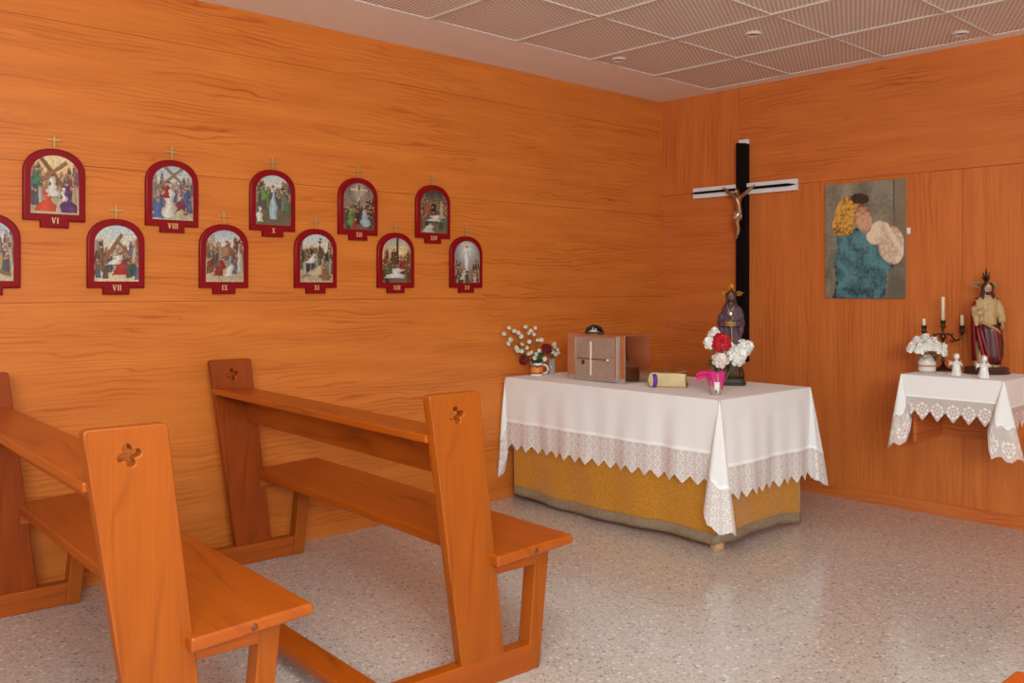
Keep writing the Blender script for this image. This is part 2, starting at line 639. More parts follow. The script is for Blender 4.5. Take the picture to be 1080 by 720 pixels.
def make_pew():
    t = thing('pew', '', 'pew')
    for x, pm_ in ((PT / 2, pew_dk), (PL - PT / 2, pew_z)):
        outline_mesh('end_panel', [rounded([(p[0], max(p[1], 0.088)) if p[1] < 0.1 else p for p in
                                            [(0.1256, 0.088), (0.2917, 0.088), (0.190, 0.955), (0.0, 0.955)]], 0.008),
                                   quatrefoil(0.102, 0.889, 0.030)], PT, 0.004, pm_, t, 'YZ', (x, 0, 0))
    # floor runners
    for x in (0.0, PL - PT - 0.012):
        MB().box((x, -0.26, 0.0), (x + PT + 0.012, 0.415, 0.09)).build('floor_runner', pew_y, t, bevel=0.004)
    # front legs, splayed
    for x in (0.002, PL - 0.062):
        MB().prism([(0.398, 0.001), (0.452, 0.001), (0.498, 0.408), (0.438, 0.408)], 0, x, x + 0.06).build('leg', pew_z, t, bevel=0.004)
    # rail under the seat ends
    for x in (0.006, PL - 0.046):
        MB().prism([(0.235, 0.352), (0.45, 0.352), (0.45, 0.398), (0.235, 0.386)], 0, x, x + 0.04).build('seat_rail', pew_y, t, bevel=0.003)
    # seat: gently tilted board, notched behind the panels
    s = MB()
    s.prism([(0.236, 0.388), (0.568, 0.410), (0.574, 0.425), (0.568, 0.442), (0.236, 0.426)], 0, -0.03, PL + 0.04)
    s.build('seat', pew_x, t, bevel=0.009)
    # backrest board and book ledge
    MB().prism([(0.180, 0.66), (0.204, 0.66), (0.190, 0.808), (0.162, 0.808)], 0, PT, PL - PT).build('backrest', pew_x, t, bevel=0.003)
    MB().prism([(0.006, 0.806), (0.196, 0.798), (0.197, 0.822), (0.006, 0.832)], 0, PT * 0.9, PL - PT * 0.9).build('book_ledge', pew_x, t, bevel=0.004)
    # kneeler board behind
    MB().box((PT, -0.235, 0.052), (PL - PT, -0.138, 0.086)).build('kneeler_board', pew_x, t, bevel=0.005)
    # wooden plug in each seat end
    pl = MB()
    pl.rings([[(PL + 0.0405 + d, 0.40 + r * math.cos(2 * PI * i / 14), 0.417 + r * math.sin(2 * PI * i / 14)) for i in range(14)] for r, d in ((0.010, -0.01), (0.010, 0.0006), (0.006, 0.0016))])
    pl.build('wood_plug', plain('plug_wood', (120, 56, 16), 0.5), t, smooth=True)
    return t


pew = make_pew()
ang = -R(2.75)
pew['label'] = 'orange oak pew with clover cut-outs, the one closest to the altar'
pew['group'] = 'oak pews'
# place so the near outer face is x=1.9 and the far end is a little further on
pew.rotation_euler = (0, 0, ang)
pew.location = (1.9 - PL * math.cos(ang), -3.568 - PL * math.sin(ang), 0)
p2 = copy_tree(pew)
p2['label'] = 'orange oak pew cut by the left edge, behind the pew facing the altar'
ang2 = -R(2.3)
p2.rotation_euler = (0, 0, ang2)
p2.location = (1.9 - PL * math.cos(ang2), -4.58 - PL * math.sin(ang2), 0)
p3 = copy_tree(pew)
p3['label'] = 'orange oak pew tip poking into the bottom right corner of the photo'
p3.rotation_euler = (0, 0, 0)
p3.location = (3.8429, -4.6041, 0)

# ------------------------------------------------------------------ stations of the cross
def arch_loop(w, h, rise, z0=0.0, tab=None, n=28):
    """closed loop (y, z): rectangle with elliptical arched top; optional tab below"""
    pts = []
    hw = w / 2
    zs = z0 + h - rise
    if tab:
        pts += [(-hw, z0), (-tab[0] / 2, z0), (-tab[0] / 2, z0 - tab[1]), (tab[0] / 2, z0 - tab[1]), (tab[0] / 2, z0), (hw, z0)]
    else:
        pts += [(-hw, z0), (hw, z0)]
    for i in range(n + 1):
        a = PI * i / n
        # slightly squarer than an ellipse
        c, s_ = math.cos(a), math.sin(a)
        e = 0.92
        pts.append((hw * math.copysign(abs(c) ** e, c), zs + rise * abs(s_) ** e))
    return pts


def hsh(*a):
    return mnoise.noise(Vector(a + (0,) * (3 - len(a))))


def paint_panel(w, h, rise, colf, nx=72, ny=90):
    """vertex-coloured panel in the YZ plane facing +X"""
    bm = bmesh.new()
    lay = bm.verts.layers.float_color.new('paint')
    g = []
    for j in range(ny + 1):
        row = []
        for i in range(nx + 1):
            u = i / nx
            y = (u - 0.5) * w
            c = min(1, abs(2 * u - 1))
            top = h if rise == 0 else h - rise + rise * max(0.0, 1 - c ** 2.05) ** 0.5
            z = j / ny * top
            v = bm.verts.new((0, y, z))
            col = colf(u, z / h)
            v[lay] = (col[0], col[1], col[2], 1)
            row.append(v)
        g.append(row)
    for j in range(ny):
        for i in range(nx):
            bm.faces.new((g[j][i], g[j][i + 1], g[j + 1][i + 1], g[j + 1][i]))
    # thickness
    r = bmesh.ops.extrude_face_region(bm, geom=bm.faces[:])
    bmesh.ops.translate(bm, verts=[e for e in r['geom'] if isinstance(e, bmesh.types.BMVert)], vec=(0.003, 0, 0))
    bmesh.ops.recalc_face_normals(bm, faces=bm.faces)
    me = bpy.data.meshes.new('picture')
    bm.to_mesh(me)
    bm.free()
    return me


def mixc(a, b, t):
    t = max(0, min(1, t))
    return tuple(a[i] * (1 - t) + b[i] * t for i in range(3))


SKIN = lin((196, 140, 104))


def scene_painter(seed, sky, ground, hor, crowd, figs, beams=(), glow=None):
    rnd = random.Random(seed)
    ppl = []
    for k in range(72):
        x = rnd.random()
        if 0.38 < x < 0.6 and rnd.random() < 0.5:
            continue
        y = hor + rnd.uniform(-0.22, 0.24) * (1.15 if abs(x - .5) > .25 else .5)
        ppl.append((x, y, rnd.uniform(0.024, 0.042), mixc(rnd.choice(crowd), rnd.choice(crowd), rnd.random() * .6), rnd.choice([lin((70, 44, 30)), lin((110, 80, 56)), lin((50, 40, 38)), lin((170, 150, 130))])))
    ppl.sort(key=lambda p: -p[1])

    def f(u, v):
        n1 = hsh(u * 6 + seed, v * 6)
        n2 = hsh(u * 23 + seed, v * 23, 4)
        if v > hor:
            t = (v - hor) / (1 - hor)
            c = mixc(sky[0], sky[1], t + n1 * 0.35)
        else:
            c = mixc(ground[0], ground[1], v / hor + n1 * 0.5)
        if glow:
            d = math.hypot(u - glow[0], (v - glow[1]) * 1.2)
            c = mixc(c, glow[3], max(0, 1 - d / glow[2]) ** 1.5)
        for (x, y, r, rob, hair) in ppl:
            # robe under a small round head
            dx = (u - x)
            if v < y and v > y - 0.26:
                wdt = r * (0.9 + (y - v) * 4)
                if abs(dx) < wdt:
                    c = mixc(rob, tuple(q * 0.45 for q in rob), abs(dx) / wdt + n2 * 0.5)
            d = math.hypot(dx, (v - y) * 1.2)
            if d < r * 0.75:
                c = mixc(SKIN, hair, .25) if v < y + r * 0.32 else mixc(hair, SKIN, .25)
        for (x0, y0, x1, y1, wd, colr) in beams:
            L = math.hypot(x1 - x0, y1 - y0)
            tx, ty = (x1 - x0) / L, (y1 - y0) / L
            a = (u - x0) * tx + (v - y0) * ty
            d = abs(-(u - x0) * ty + (v - y0) * tx)
            if 0 < a < L and d < wd:
                c = mixc(colr, tuple(q * 0.5 for q in colr), d / wd * 0.5 + n2 * 0.4)
        for (x, y0, y1, wd, lean, colr, hair) in figs:
            if y0 <= v <= y1:
                t = (v - y0) / (y1 - y0)
                xc = x + lean * t
                wv = wd * (1.1 - 0.72 * t + 0.2 * math.sin(t * 9 + seed) + 0.5 * hsh(t * 5, seed, x * 9))
                xc += 0.05 * hsh(t * 4, x * 7, seed + 3)
                if abs(u - xc) < wv:
                    sh = abs(u - xc + 0.02) / wv
                    c = mixc(colr, tuple(q * 0.35 for q in colr), sh * 0.6 + 0.5 * math.sin((u - xc) * 90) * 0.3 + n2 * 0.4)
            hx, hy = x + lean * 1.06, y1 + 0.025
            d = math.hypot(u - hx, (v - hy) * 1.15)
            if d < 0.040:
                c = hair if v > hy else SKIN
        n4 = hsh(u * 48 + seed, v * 48, 7)
        c = mixc(c, crowd[int(abs(n2) * 23) % len(crowd)], max(0, abs(n1) * 0.35 - .05) if v < hor + .28 else 0)
        k = 1 + n2 * 0.4 + n4 * 0.3
        return tuple(max(0, q * k) for q in c)
    return f


def C8(*a):
    return lin(a)


BR = C8(92, 50, 30)
DK = C8(44, 30, 24)
sky1 = (C8(214, 196, 160), C8(176, 186, 190))
sky2 = (C8(206, 204, 190), C8(158, 166, 172))
dusk = (C8(150, 128, 104), C8(84, 80, 84))
gr1 = (C8(186, 164, 130), C8(140, 120, 92))
gr2 = (C8(110, 92, 70), C8(80, 70, 56))
crA = [C8(150, 60, 40), C8(60, 84, 70), C8(90, 96, 130), C8(190, 150, 90), C8(210, 200, 180), C8(96, 66, 50)]
crB = [C8(60, 60, 66), C8(84, 110, 80), C8(120, 90, 60), C8(180, 170, 150), C8(60, 46, 40)]
WHT, RED, BLU, PUR = C8(222, 212, 196), C8(176, 38, 28), C8(62, 92, 140), C8(92, 40, 96)
ORG = C8(214, 74, 30)
GRN = C8(70, 120, 70)
SCN = {
    'V': scene_painter(5, sky2, gr1, .62, crA, [(.35, .05, .6, .14, .03, BLU, BR), (.62, .1, .62, .1, 0, C8(110, 60, 40), DK)], [(.1, .35, .95, .1, .035, C8(130, 96, 60))]),
    'VI': scene_painter(6, (C8(226, 178, 110), C8(214, 190, 150)), gr1, .62, crA, [(.3, .04, .44, .17, .1, ORG, BR), (.44, .3, .62, .12, .02, WHT, BR), (.8, .03, .5, .15, -.06, PUR, BLU), (.68, .22, .4, .06, 0, WHT, WHT), (.12, .5, .74, .09, 0, GRN, BR)], [(.2, .95, .75, .4, .04, C8(128, 82, 44)), (.2, .55, .75, .9, .035, C8(146, 98, 56))]),
    'VII': scene_painter(7, sky1, (C8(206, 184, 148), C8(176, 150, 112)), .52, crA, [(.62, .12, .36, .16, -.05, RED, BR), (.42, .3, .46, .13, .15, WHT, BR), (.15, .2, .6, .08, 0, C8(120, 90, 60), DK)], [(.2, .35, .62, .85, .04, C8(140, 92, 56)), (.5, .72, .78, .5, .035, C8(140, 92, 56))]),
    'VIII': scene_painter(8, sky2, gr1, .6, [C8(90, 84, 110), C8(176, 140, 110), C8(80, 96, 120), C8(200, 190, 180)], [(.36, .04, .66, .14, .05, WHT, BR), (.3, .4, .66, .1, .06, C8(160, 40, 34), BR), (.12, .03, .36, .13, 0, C8(86, 104, 156), BR), (.84, .25, .6, .1, 0, C8(74, 92, 130), BR), (.7, .1, .42, .12, 0, C8(130, 40, 60), BR), (.6, .02, .18, .16, .1, C8(190, 180, 140), BR)], [(.1, .55, .75, .98, .03, C8(140, 110, 84)), (.3, .98, .7, .7, .03, C8(140, 110, 84))]),
    'IX': scene_painter(9, sky2, gr1, .66, crA, [(.32, .12, .42, .14, .12, C8(150, 20, 26), BR), (.58, .12, .34, .12, .1, WHT, BR), (.9, .2, .72, .07, 0, C8(190, 186, 170), BR), (.5, .5, .74, .12, .05, C8(170, 120, 80), BR)], [(.05, .2, .75, .6, .035, C8(124, 84, 50))]),
    'X': scene_painter(10, sky1, gr2, .66, [C8(80, 120, 70), C8(110, 100, 90), C8(140, 120, 90), C8(70, 70, 80)], [(.5, .12, .74, .12, -.02, C8(170, 194, 196), BR), (.22, .5, .76, .1, 0, C8(104, 150, 70), BR), (.1, .06, .34, .1, 0, WHT, BR), (.8, .3, .7, .1, 0, C8(120, 116, 104), DK)]),
    'XI': scene_painter(11, sky1, gr1, .62, crB, [(.3, .4, .58, .14, .12, WHT, BR), (.45, .16, .34, .26, .18, C8(206, 180, 140), BR), (.8, .04, .3, .16, -.08, C8(140, 96, 60), BR), (.62, .5, .86, .07, 0, C8(90, 70, 56), DK)], [(.05, .1, .9, .42, .03, C8(150, 120, 90))]),
    'XII': scene_painter(12, dusk, gr2, .45, [C8(50, 46, 46), C8(80, 60, 46), C8(96, 110, 80)], [(.5, .6, .84, .035, 0, C8(226, 200, 168), BR), (.22, .08, .42, .12, .02, C8(110, 140, 70), BR), (.72, .06, .42, .14, -.03, C8(170, 180, 190), BR), (.36, .02, .2, .07, .02, RED, BR)], [(.5, .1, .5, .97, .02, C8(70, 50, 40)), (.22, .86, .78, .86, .018, C8(220, 190, 160))], (.5, .85, .35, C8(200, 180, 150))),
    'XIII': scene_painter(13, (C8(216, 180, 120), C8(150, 150, 150)), gr2, .5, [C8(60, 40, 34), C8(110, 60, 40), C8(130, 100, 60)], [(.42, .1, .32, .3, .12, C8(220, 216, 204), BR), (.4, .4, .7, .16, 0, C8(96, 60, 40), DK), (.22, .2, .46, .12, .04, C8(80, 96, 60), BR), (.72, .3, .5, .1, 0, C8(150, 50, 40), BR)], [(.52, .5, .52, 1, .045, C8(72, 56, 46))], (.6, .7, .4, C8(230, 200, 140))),
    'XIV': scene_painter(14, (C8(120, 100, 80), C8(60, 56, 52)), gr2, .6, [C8(90, 110, 90), C8(130, 90, 60), C8(50, 60, 56)], [(.5, .28, .42, .3, .14, C8(214, 206, 190), BR), (.25, .42, .74, .1, 0, C8(180, 80, 50), BR), (.5, .5, .7, .1, 0, C8(30, 40, 36), DK), (.78, .35, .74, .1, 0, C8(190, 160, 120), BR), (.25, .02, .2, .22, .1, C8(206, 196, 176), BR)]),
    'XV': scene_painter(15, (C8(150, 146, 140), C8(120, 124, 130)), gr2, .28, [C8(110, 90, 70), C8(70, 60, 54), C8(190, 170, 130)], [(.46, .3, .84, .1, .02, C8(236, 232, 222), BR), (.8, .02, .2, .08, 0, C8(200, 176, 140), BR), (.3, .08, .3, .14, .1, C8(196, 190, 176), BR)], (), (.48, .8, .5, C8(232, 226, 210))),
}
num_gold = plain('pale_gold_lettering', (226, 190, 130), 0.4, metal=0.3)
pic_m = painted('station_print', 0.4)


def stroke(mb, x0, z0, x1, z1, w, d0, d1):
    """slanted bar in YZ plane with thickness d0..d1 in X"""
    mb.prism([(x0 - w / 2, z0), (x0 + w / 2, z0), (x1 + w / 2, z1), (x1 - w / 2, z1)], 0, d0, d1)


def numeral(text, h=0.024):
    widths = {'I': 0.0052, 'V': 0.0165, 'X': 0.0165}
    gap = 0.0046
    tot = sum(widths[c] for c in text) + gap * (len(text) - 1)
    x = -tot / 2
    mb = MB()
    thin, thick = 0.0024, 0.0044
    for c in text:
        w = widths[c]
        m = x + w / 2
        if c == 'I':
            stroke(mb, m, 0, m, h, thick, 0, .0015)
            mb.box((0, m - .0036, 0), (.0016, m + .0036, .0016))
            mb.box((0, m - .0036, h - .0016), (.0016, m + .0036, h))
        elif c == 'V':
            stroke(mb, m, 0, x + .0025, h, thick, 0, .0015)
            stroke(mb, m, 0, x + w - .0020, h, thin, 0, .0014)
            mb.box((0, x - .001, h - .0014), (.0016, x + .006, h))
            mb.box((0, x + w - .005, h - .0014), (.0016, x + w + .001, h))
        else:
            stroke(mb, x + w - .0022, 0, x + .0025, h, thick, 0, .0015)
            stroke(mb, x + .0025, 0, x + w - .0025, h, thin, 0, .0014)
            for zz in (0, h - .0014):
                mb.box((0, x - .001, zz), (.0016, x + .0055, zz + .0014))
                mb.box((0, x + w - .0055, zz), (.0016, x + w + .001, zz + .0014))
        x += w + gap
    return mb


def station(text, yc, z0, label):
    t = thing('wall_plaque', label, 'plaque', (0.0, yc, z0), 0, 'red arched picture plaques on the left wall')
    outline_mesh('plaque_frame', [arch_loop(0.232, 0.291, 0.098, 0.004, (0.100, 0.029))], 0.022, 0.006, redlac, t, 'YZ', (0.0125, 0, 0))
    me = paint_panel(0.188, 0.245, 0.082, SCN[text])
    me.materials.append(pic_m)
    p = bpy.data.objects.new('picture', me)
    C.objects.link(p)
    p.parent = t
    p.location = (0.0222, 0, 0.0265)
    n = numeral(text).build('numeral', num_gold, t)
    n.location = (0.0234, 0, -0.013)
    if text in ('VI', 'V'):
        pass
    mb = MB()
    ztop = 0.295
    mb.box((0.009, -0.0034, ztop), (0.014, 0.0034, ztop + 0.064))
    mb.box((0.009, -0.025, ztop + 0.0405), (0.0139, 0.025, ztop + 0.0465))
    for yy, zz in ((-.025, .0436), (.025, .0436), (0, .064)):
        mb.ball((0.0115, yy, ztop + zz), (0.0028, 0.0045, 0.0045), 8, 6)
    mb.build('gold_cross', gold, t)
    return t


ST = [('V', -4.36, 0, 'red arched plaque cut off by the left edge of the photograph'),
      ('VI', -4.108, 1, 'red arched plaque numbered VI with orange robed kneeling figure picture'),
      ('VII', -3.856, 0, 'red arched plaque numbered VII with a fallen figure in red under a cross'),
      ('VIII', -3.607, 1, 'red arched plaque numbered VIII with white, red and blue robed figures'),
      ('IX', -3.357, 0, 'red arched plaque numbered IX, crowd over a fallen figure in red'),
      ('X', -3.103, 1, 'red arched plaque numbered X with a pale blue robed standing figure'),
      ('XI', -2.861, 0, 'red arched plaque numbered XI with pale figures lying over a beam'),
      ('XII', -2.605, 1, 'red arched plaque numbered XII with a figure on a cross in a grey sky'),
      ('XIII', -2.36, 0, 'red arched plaque numbered XIII with a body laid below a dark post'),
      ('XIV', -2.102, 1, 'red arched plaque numbered XIV, dark picture of a body being laid down'),
      ('XV', -1.856, 0, 'red arched plaque numbered XV with a white figure rising in light')]
for text, yc, row, lab in ST:
    station(text, yc, 1.575 if row else 1.293, lab)

# ------------------------------------------------------------------ wall cross with corpus
cr = thing('wall_cross', 'tall black and silver cross on the wall above the altar', 'cross', (0.706, 0, 0))
mb = MB()
mb.box((-0.034, -0.022, 2.10), (0.034, -0.001, 2.283))
mb.build('silver_upright', silver, cr, bevel=0.001)
MB().prism([(-0.037, 0.80), (0.037, 0.80), (0.037, 2.252), (-0.037, 2.262)], 1, -0.05, -0.001).build('black_upright', black, cr, bevel=0.001)
MB().box((-0.398, -0.034, 1.914), (0.398, -0.004, 1.986)).build('silver_crossbar', silver, cr, bevel=0.001)
MB().prism([(-0.404, 1.949), (-0.37, 1.943), (0.35, 1.942), (0.404, 1.950), (0.35, 1.959), (-0.37, 1.957)], 1, -0.056, -0.034).build('black_crossbar', black, cr, bevel=0.001)


def fused_hand(mb, wrist, direction, palm_n, L=0.03, curl=0.25):
    """small hand with palm, four fingers and a thumb"""
    d = Vector(direction).normalized()
    n = Vector(palm_n).normalized()
    s_ = d.cross(n).normalized()
    w = Vector(wrist)
    mb.tube([w, w + d * L * 0.25, w + d * L * 0.5], [L * 0.14, L * 0.2, L * 0.18], 8, 0.6)
    for k, fl in enumerate((0.44, 0.5, 0.47, 0.38)):
        b0 = w + d * L * 0.45 + s_ * L * (0.17 - 0.113 * k)
        mb.tube([b0, b0 + d * L * fl * 0.55 + n * L * curl * 0.25, b0 + d * L * fl + n * L * curl], [L * 0.065, L * 0.06, L * 0.05], 6)
    b0 = w + d * L * 0.12 + s_ * L * 0.17
    mb.tube([b0, b0 + d * L * 0.2 + s_ * L * 0.16, b0 + d * L * 0.42 + s_ * L * 0.18 + n * L * 0.08], [L * 0.08, L * 0.07, L * 0.055], 6)


bronze = plain('antique_bronze', (176, 134, 100), 0.36, metal=0.85, var=0.2, scale=60)
cp = thing('corpus_figure', 'small bronze crucified figure on the black upright of the wall cross', 'figurine', (0.705, -0.075, 1.62))
mb = MB()
# torso, legs bent to one side
mb.tube([(0.0, 0.0, 0.155), (0.004, -0.006, 0.185), (0.002, -0.010, 0.225), (0.0, -0.006, 0.262), (0, 0, 0.285)], [0.027, 0.025, 0.031, 0.035, 0.018], 14, 0.72)
mb.tube([(-0.010, 0, 0.16), (-0.014, -0.022, 0.105), (-0.004, -0.006, 0.055), (0.000, -0.010, 0.022)], [0.0195, 0.018, 0.0145, 0.0095], 10)
mb.tube([(0.010, 0, 0.16), (0.002, -0.024, 0.105), (0.006, -0.010, 0.055), (0.001, -0.012, 0.022)], [0.0195, 0.018, 0.0145, 0.0095], 10)
mb.tube([(0.000, -0.010, 0.024), (0.000, -0.022, 0.010), (0.0, -0.030, -0.004)], [0.007, 0.008, 0.006], 8, 0.7)
for s_ in (-1, 1):
    mb.tube([(s_ * 0.018, -0.004, 0.272), (s_ * 0.062, -0.004, 0.300), (s_ * 0.108, 0.006, 0.337)], [0.0155, 0.0125, 0.0090], 10)
    fused_hand(mb, (s_ * 0.108, 0.006, 0.337), (s_ * 0.8, -0.1, 0.55), (0, -1, 0), 0.022)
mb.tube([(0, -0.002, 0.28), (-0.002, -0.010, 0.298)], [0.009, 0.009], 10)
mb.ball((-0.005, -0.016, 0.312), (0.0135, 0.0155, 0.0185), 14, 10)
mb.ball((-0.008, -0.031, 0.308), (0.003, 0.004, 0.005), 8, 6)
mb.build('body', bronze, cp, smooth=True, remesh=0.0017)
mb = MB()
mb.ball((-0.003, -0.010, 0.318), (0.0155, 0.0165, 0.0165), 12, 8)
mb.tube([(-0.014, -0.012, 0.318), (-0.016, -0.012, 0.300), (-0.015, -0.014, 0.288)], [0.006, 0.005, 0.002], 7)
mb.tube([(0.010, -0.010, 0.318), (0.012, -0.010, 0.300), (0.011, -0.012, 0.286)], [0.006, 0.005, 0.002], 7)
mb.build('hair', brass, cp, smooth=True)
mb = MB()
rr = []
for j in range(7):
    z = 0.175 - 0.0085 * j
    row = []
    for i in range(24):
        a = 2 * PI * i / 24
        k = 1 + 0.08 * math.sin(5 * a + j)
        row.append((0.0265 * k * math.cos(a) + 0.0 - 0.002 * j * 0.5, -0.004 - j * 0.0018 + 0.0205 * k * math.sin(a), z + 0.004 * math.sin(a * 2)))
    rr.append(row)
mb.rings(rr)
mb.tube([(0.026, -0.012, 0.165), (0.034, -0.018, 0.148), (0.030, -0.018, 0.118)], [0.009, 0.010, 0.004], 8, 0.6)
mb.build('loincloth', plain('pale_bronze', (200, 176, 150), 0.4, metal=0.7), cp, smooth=True)

# ------------------------------------------------------------------ painting (plain colour masses) and small hook
def ell(u, v, cx, cy, rx, ry, a=0.0):
    dx, dy = u - cx, v - cy
    c, s_ = math.cos(a), math.sin(a)
    return math.hypot((dx * c + dy * s_) / rx, (-dx * s_ + dy * c) / ry)


def big_paint(u, v):
    n1 = hsh(u * 5, v * 7, 2)
    n2 = hsh(u * 30, v * 42, 5)
    n3 = hsh(u * 90, v * 126, 9)
    bg = mixc(C8(158, 148, 124), C8(104, 96, 82), 0.5 + n1 * 0.6 + n2 * 0.35 + (0.25 - v * 0.3) + (0.2 if u > .8 and v < .4 else 0))
    c = bg
    if u > 0.86 + n1 * 0.01 and v > 0.3:
        c = mixc(c, C8(134, 112, 88), 0.7)
        if u < 0.875:
            c = C8(96, 80, 64)
    wob = n1 * 0.12 + n2 * 0.05
    # teal mass
    d = min(ell(u, v, .46, .24, .34, .38, 0.1), ell(u, v, .38, .47, .25, .13, -0.25), ell(u, v, .68, .30, .22, .14, 0.5), ell(u, v, .42, .0, .32, .2))
    if d < 1 + wob:
        fold = math.sin((u * 0.8 + v * 0.35) * 17 + n1 * 5)
        c = mixc(C8(92, 142, 146), C8(26, 52, 60), 0.32 + 0.28 * fold + n2 * 0.45 + (0.35 if d > 0.9 else 0) + (.25 if v < .08 else 0))
    # cream mass
    d = min(ell(u, v, .84, .45, .17, .15, -0.7), ell(u, v, .68, .56, .15, .10, 0.2))
    if d < 1 + wob * 0.7 and u < .985:
        c = mixc(C8(236, 214, 184), C8(176, 138, 108), 0.18 + 0.3 * math.sin(u * 26 + v * 14 + n1 * 5) + n2 * 0.5 + (.4 if d > .92 else 0))
    # ochre mass
    d = min(ell(u, v, .29, .73, .20, .15, 0.8), ell(u, v, .24, .64, .15, .10, 0))
    if d < 1 + wob:
        c = mixc(C8(224, 168, 72), C8(132, 78, 34), 0.25 + 0.2 * math.sin(u * 24 - v * 16 + n1 * 6) + n2 * 1.1 + (.3 if v < .62 else 0))
    # small warm and brown masses where the shapes meet
    d = ell(u, v, .50, .68, .10, .13, 0.6)
    if d < 1 + wob:
        c = mixc(C8(214, 166, 128), C8(140, 84, 58), 0.25 + n2 * 0.7 + n1 * .5 + (0.3 if d > .85 else 0))
    d = ell(u, v, .44, .86, .12, .045, -0.1)
    if d < 1 + wob:
        c = mixc(C8(76, 50, 36), C8(44, 30, 24), 0.5 + n2)
    k = 1 + n3 * 0.18
    return tuple(max(0, q * k) for q in c)


pt = thing('painting', 'unframed canvas print with ochre, teal and cream shapes on grey, right wall', 'painting', (1.545, 0, 1.2275), 0)
me = paint_panel(0.498, 0.70, 0, big_paint, 110, 154)
me.materials.append(painted('canvas_print', 0.5))
p = bpy.data.objects.new('canvas_print', me)
C.objects.link(p)
p.parent = pt
p.rotation_euler = (0, 0, -PI / 2)
p.location = (0, -0.016, 0)
MB().box((-0.2475, -0.016, 0.0015), (0.2475, -0.001, 0.6985)).build('canvas_edge', plain('canvas_side', (150, 138, 116), 0.8), pt)
hk = MB()
hk.box((-0.010, -0.006, -0.018), (0.010, 0, 0.018))
hk.tube([(0, -0.004, 0.008), (0, -0.018, 0.004), (0, -0.022, -0.006), (0, -0.016, -0.013)], 0.003, 8)
hk.ball((0, -0.0065, 0.012), 0.0035, 8, 6)
hk = hk.build('wall_hook', silver, None, loc=(1.808, 0, 1.622))
tag(hk, 'small metal hook on the wall at the right edge of the painting', 'hook')

# ------------------------------------------------------------------ altar table and cloths
TZ = 0.735          # table top height
TX0, TX1, TY0, TY1 = 0.035, 1.562, -1.543, -0.70
pine = plain('turned_pine', (214, 158, 108), 0.5, var=0.05)
tb = thing('altar_table', 'round-legged wooden altar table hidden under a gold skirt and white cloth', 'table', (0, 0, 0))
MB().box((TX0 + 0.02, TY0 + 0.02, 0.70), (TX1 - 0.02, TY1 - 0.02, TZ)).build('table_top', pine, tb, bevel=0.004)
for x, y in ((TX1 - 0.062, TY0 + 0.072), (TX0 + 0.16, TY0 + 0.30), (TX0 + 0.16, TY1 - 0.2), (TX1 - 0.30, TY1 - 0.2)):
    if True:
        MB().lathe([(0.0, 0), (0.033, 0.0), (0.036, 0.004), (0.036, 0.04), (0.036, 0.70), (0, 0.70)], 24, (x, y, 0)).build('leg', pine, tb, smooth=False)


def uvmesh(name, verts, faces, uvs, mats, fmat, parent=None, smooth=True, thick=0.0):
    me = bpy.data.meshes.new(name)
    me.from_pydata(verts, [], faces)
    ul = me.uv_layers.new(name='UVMap')
    for p in me.polygons:
        p.material_index = fmat[p.index]
        p.use_smooth = smooth
        for li in p.loop_indices:
            ul.data[li].uv = uvs[me.loops[li].vertex_index]
    for m in mats:
        me.materials.append(m)
    o = bpy.data.objects.new(name, me)
    C.objects.link(o)
    if parent:
        o.parent = parent
    return o


def gold_brocade():
    m, nt, b = new_mat('gold_brocade')
    tc = nt.nodes.new('ShaderNodeTexCoord')
    n = nt.nodes.new('ShaderNodeTexVoronoi')
    n.inputs['Scale'].default_value = 130
    nt.links.new(tc.outputs['Object'], n.inputs['Vector'])
    n2 = nt.nodes.new('ShaderNodeTexNoise')
    n2.inputs['Scale'].default_value = 5
    nt.links.new(tc.outputs['Object'], n2.inputs['Vector'])
    mr = nt.nodes.new('ShaderNodeMapRange')
    mr.inputs[1].default_value = 0.2
    mr.inputs[2].default_value = 0.55
    nt.links.new(n.outputs['Distance'], mr.inputs[0])
    mx = nt.nodes.new('ShaderNodeMix')
    mx.data_type = 'RGBA'
    mx.inputs[6].default_value = lin((218, 158, 52)) + (1,)
    mx.inputs[7].default_value = lin((196, 128, 24)) + (1,)
    nt.links.new(mr.outputs[0], mx.inputs[0])
    nt.links.new(mx.outputs[2], b.inputs['Base Color'])
    b.inputs['Roughness'].default_value = 0.55
    b.inputs['Metallic'].default_value = 0.15
    b.inputs['Sheen Weight'].default_value = 0.3
    return m


gold_m = gold_brocade()
braid_m = plain('braid_trim', (146, 124, 98), 0.7, var=0.25, scale=60, bump=0.4)

# gold skirt: closed band round front, both sides, with soft folds; braid along the hem
SK = dict(x0=TX0 + 0.035, x1=TX1 - 0.02, y0=TY0 + 0.018, y1=TY1 - 0.085)


def skirt_path():
    pts = []     # (x, y, nx, ny, s)
    x0, x1, y0, y1 = SK['x0'], SK['x1'], SK['y0'], SK['y1']
    r = 0.02
    s = 0
    N1 = 24
    for i in range(N1 + 1):
        y = y1 + (y0 + r - y1) * i / N1
        pts.append((x0, y, -1, 0))
    for k in range(1, 5):
        a = PI + PI / 2 * k / 5
        pts.append((x0 + r + r * math.cos(a), y0 + r + r * math.sin(a), math.cos(a), math.sin(a)))
    N2 = 110
    for i in range(N2 + 1):
        pts.append((x0 + r + (x1 - x0 - 2 * r) * i / N2, y0, 0, -1))
    for k in range(1, 5):
        a = 1.5 * PI + PI / 2 * k / 5
        pts.append((x1 - r + r * math.cos(a), y0 + r + r * math.sin(a), math.cos(a), math.sin(a)))
    N3 = 56
    for i in range(N3 + 1):
        pts.append((x1, y0 + r + (y1 - y0 - r) * i / N3, 1, 0))
    return pts


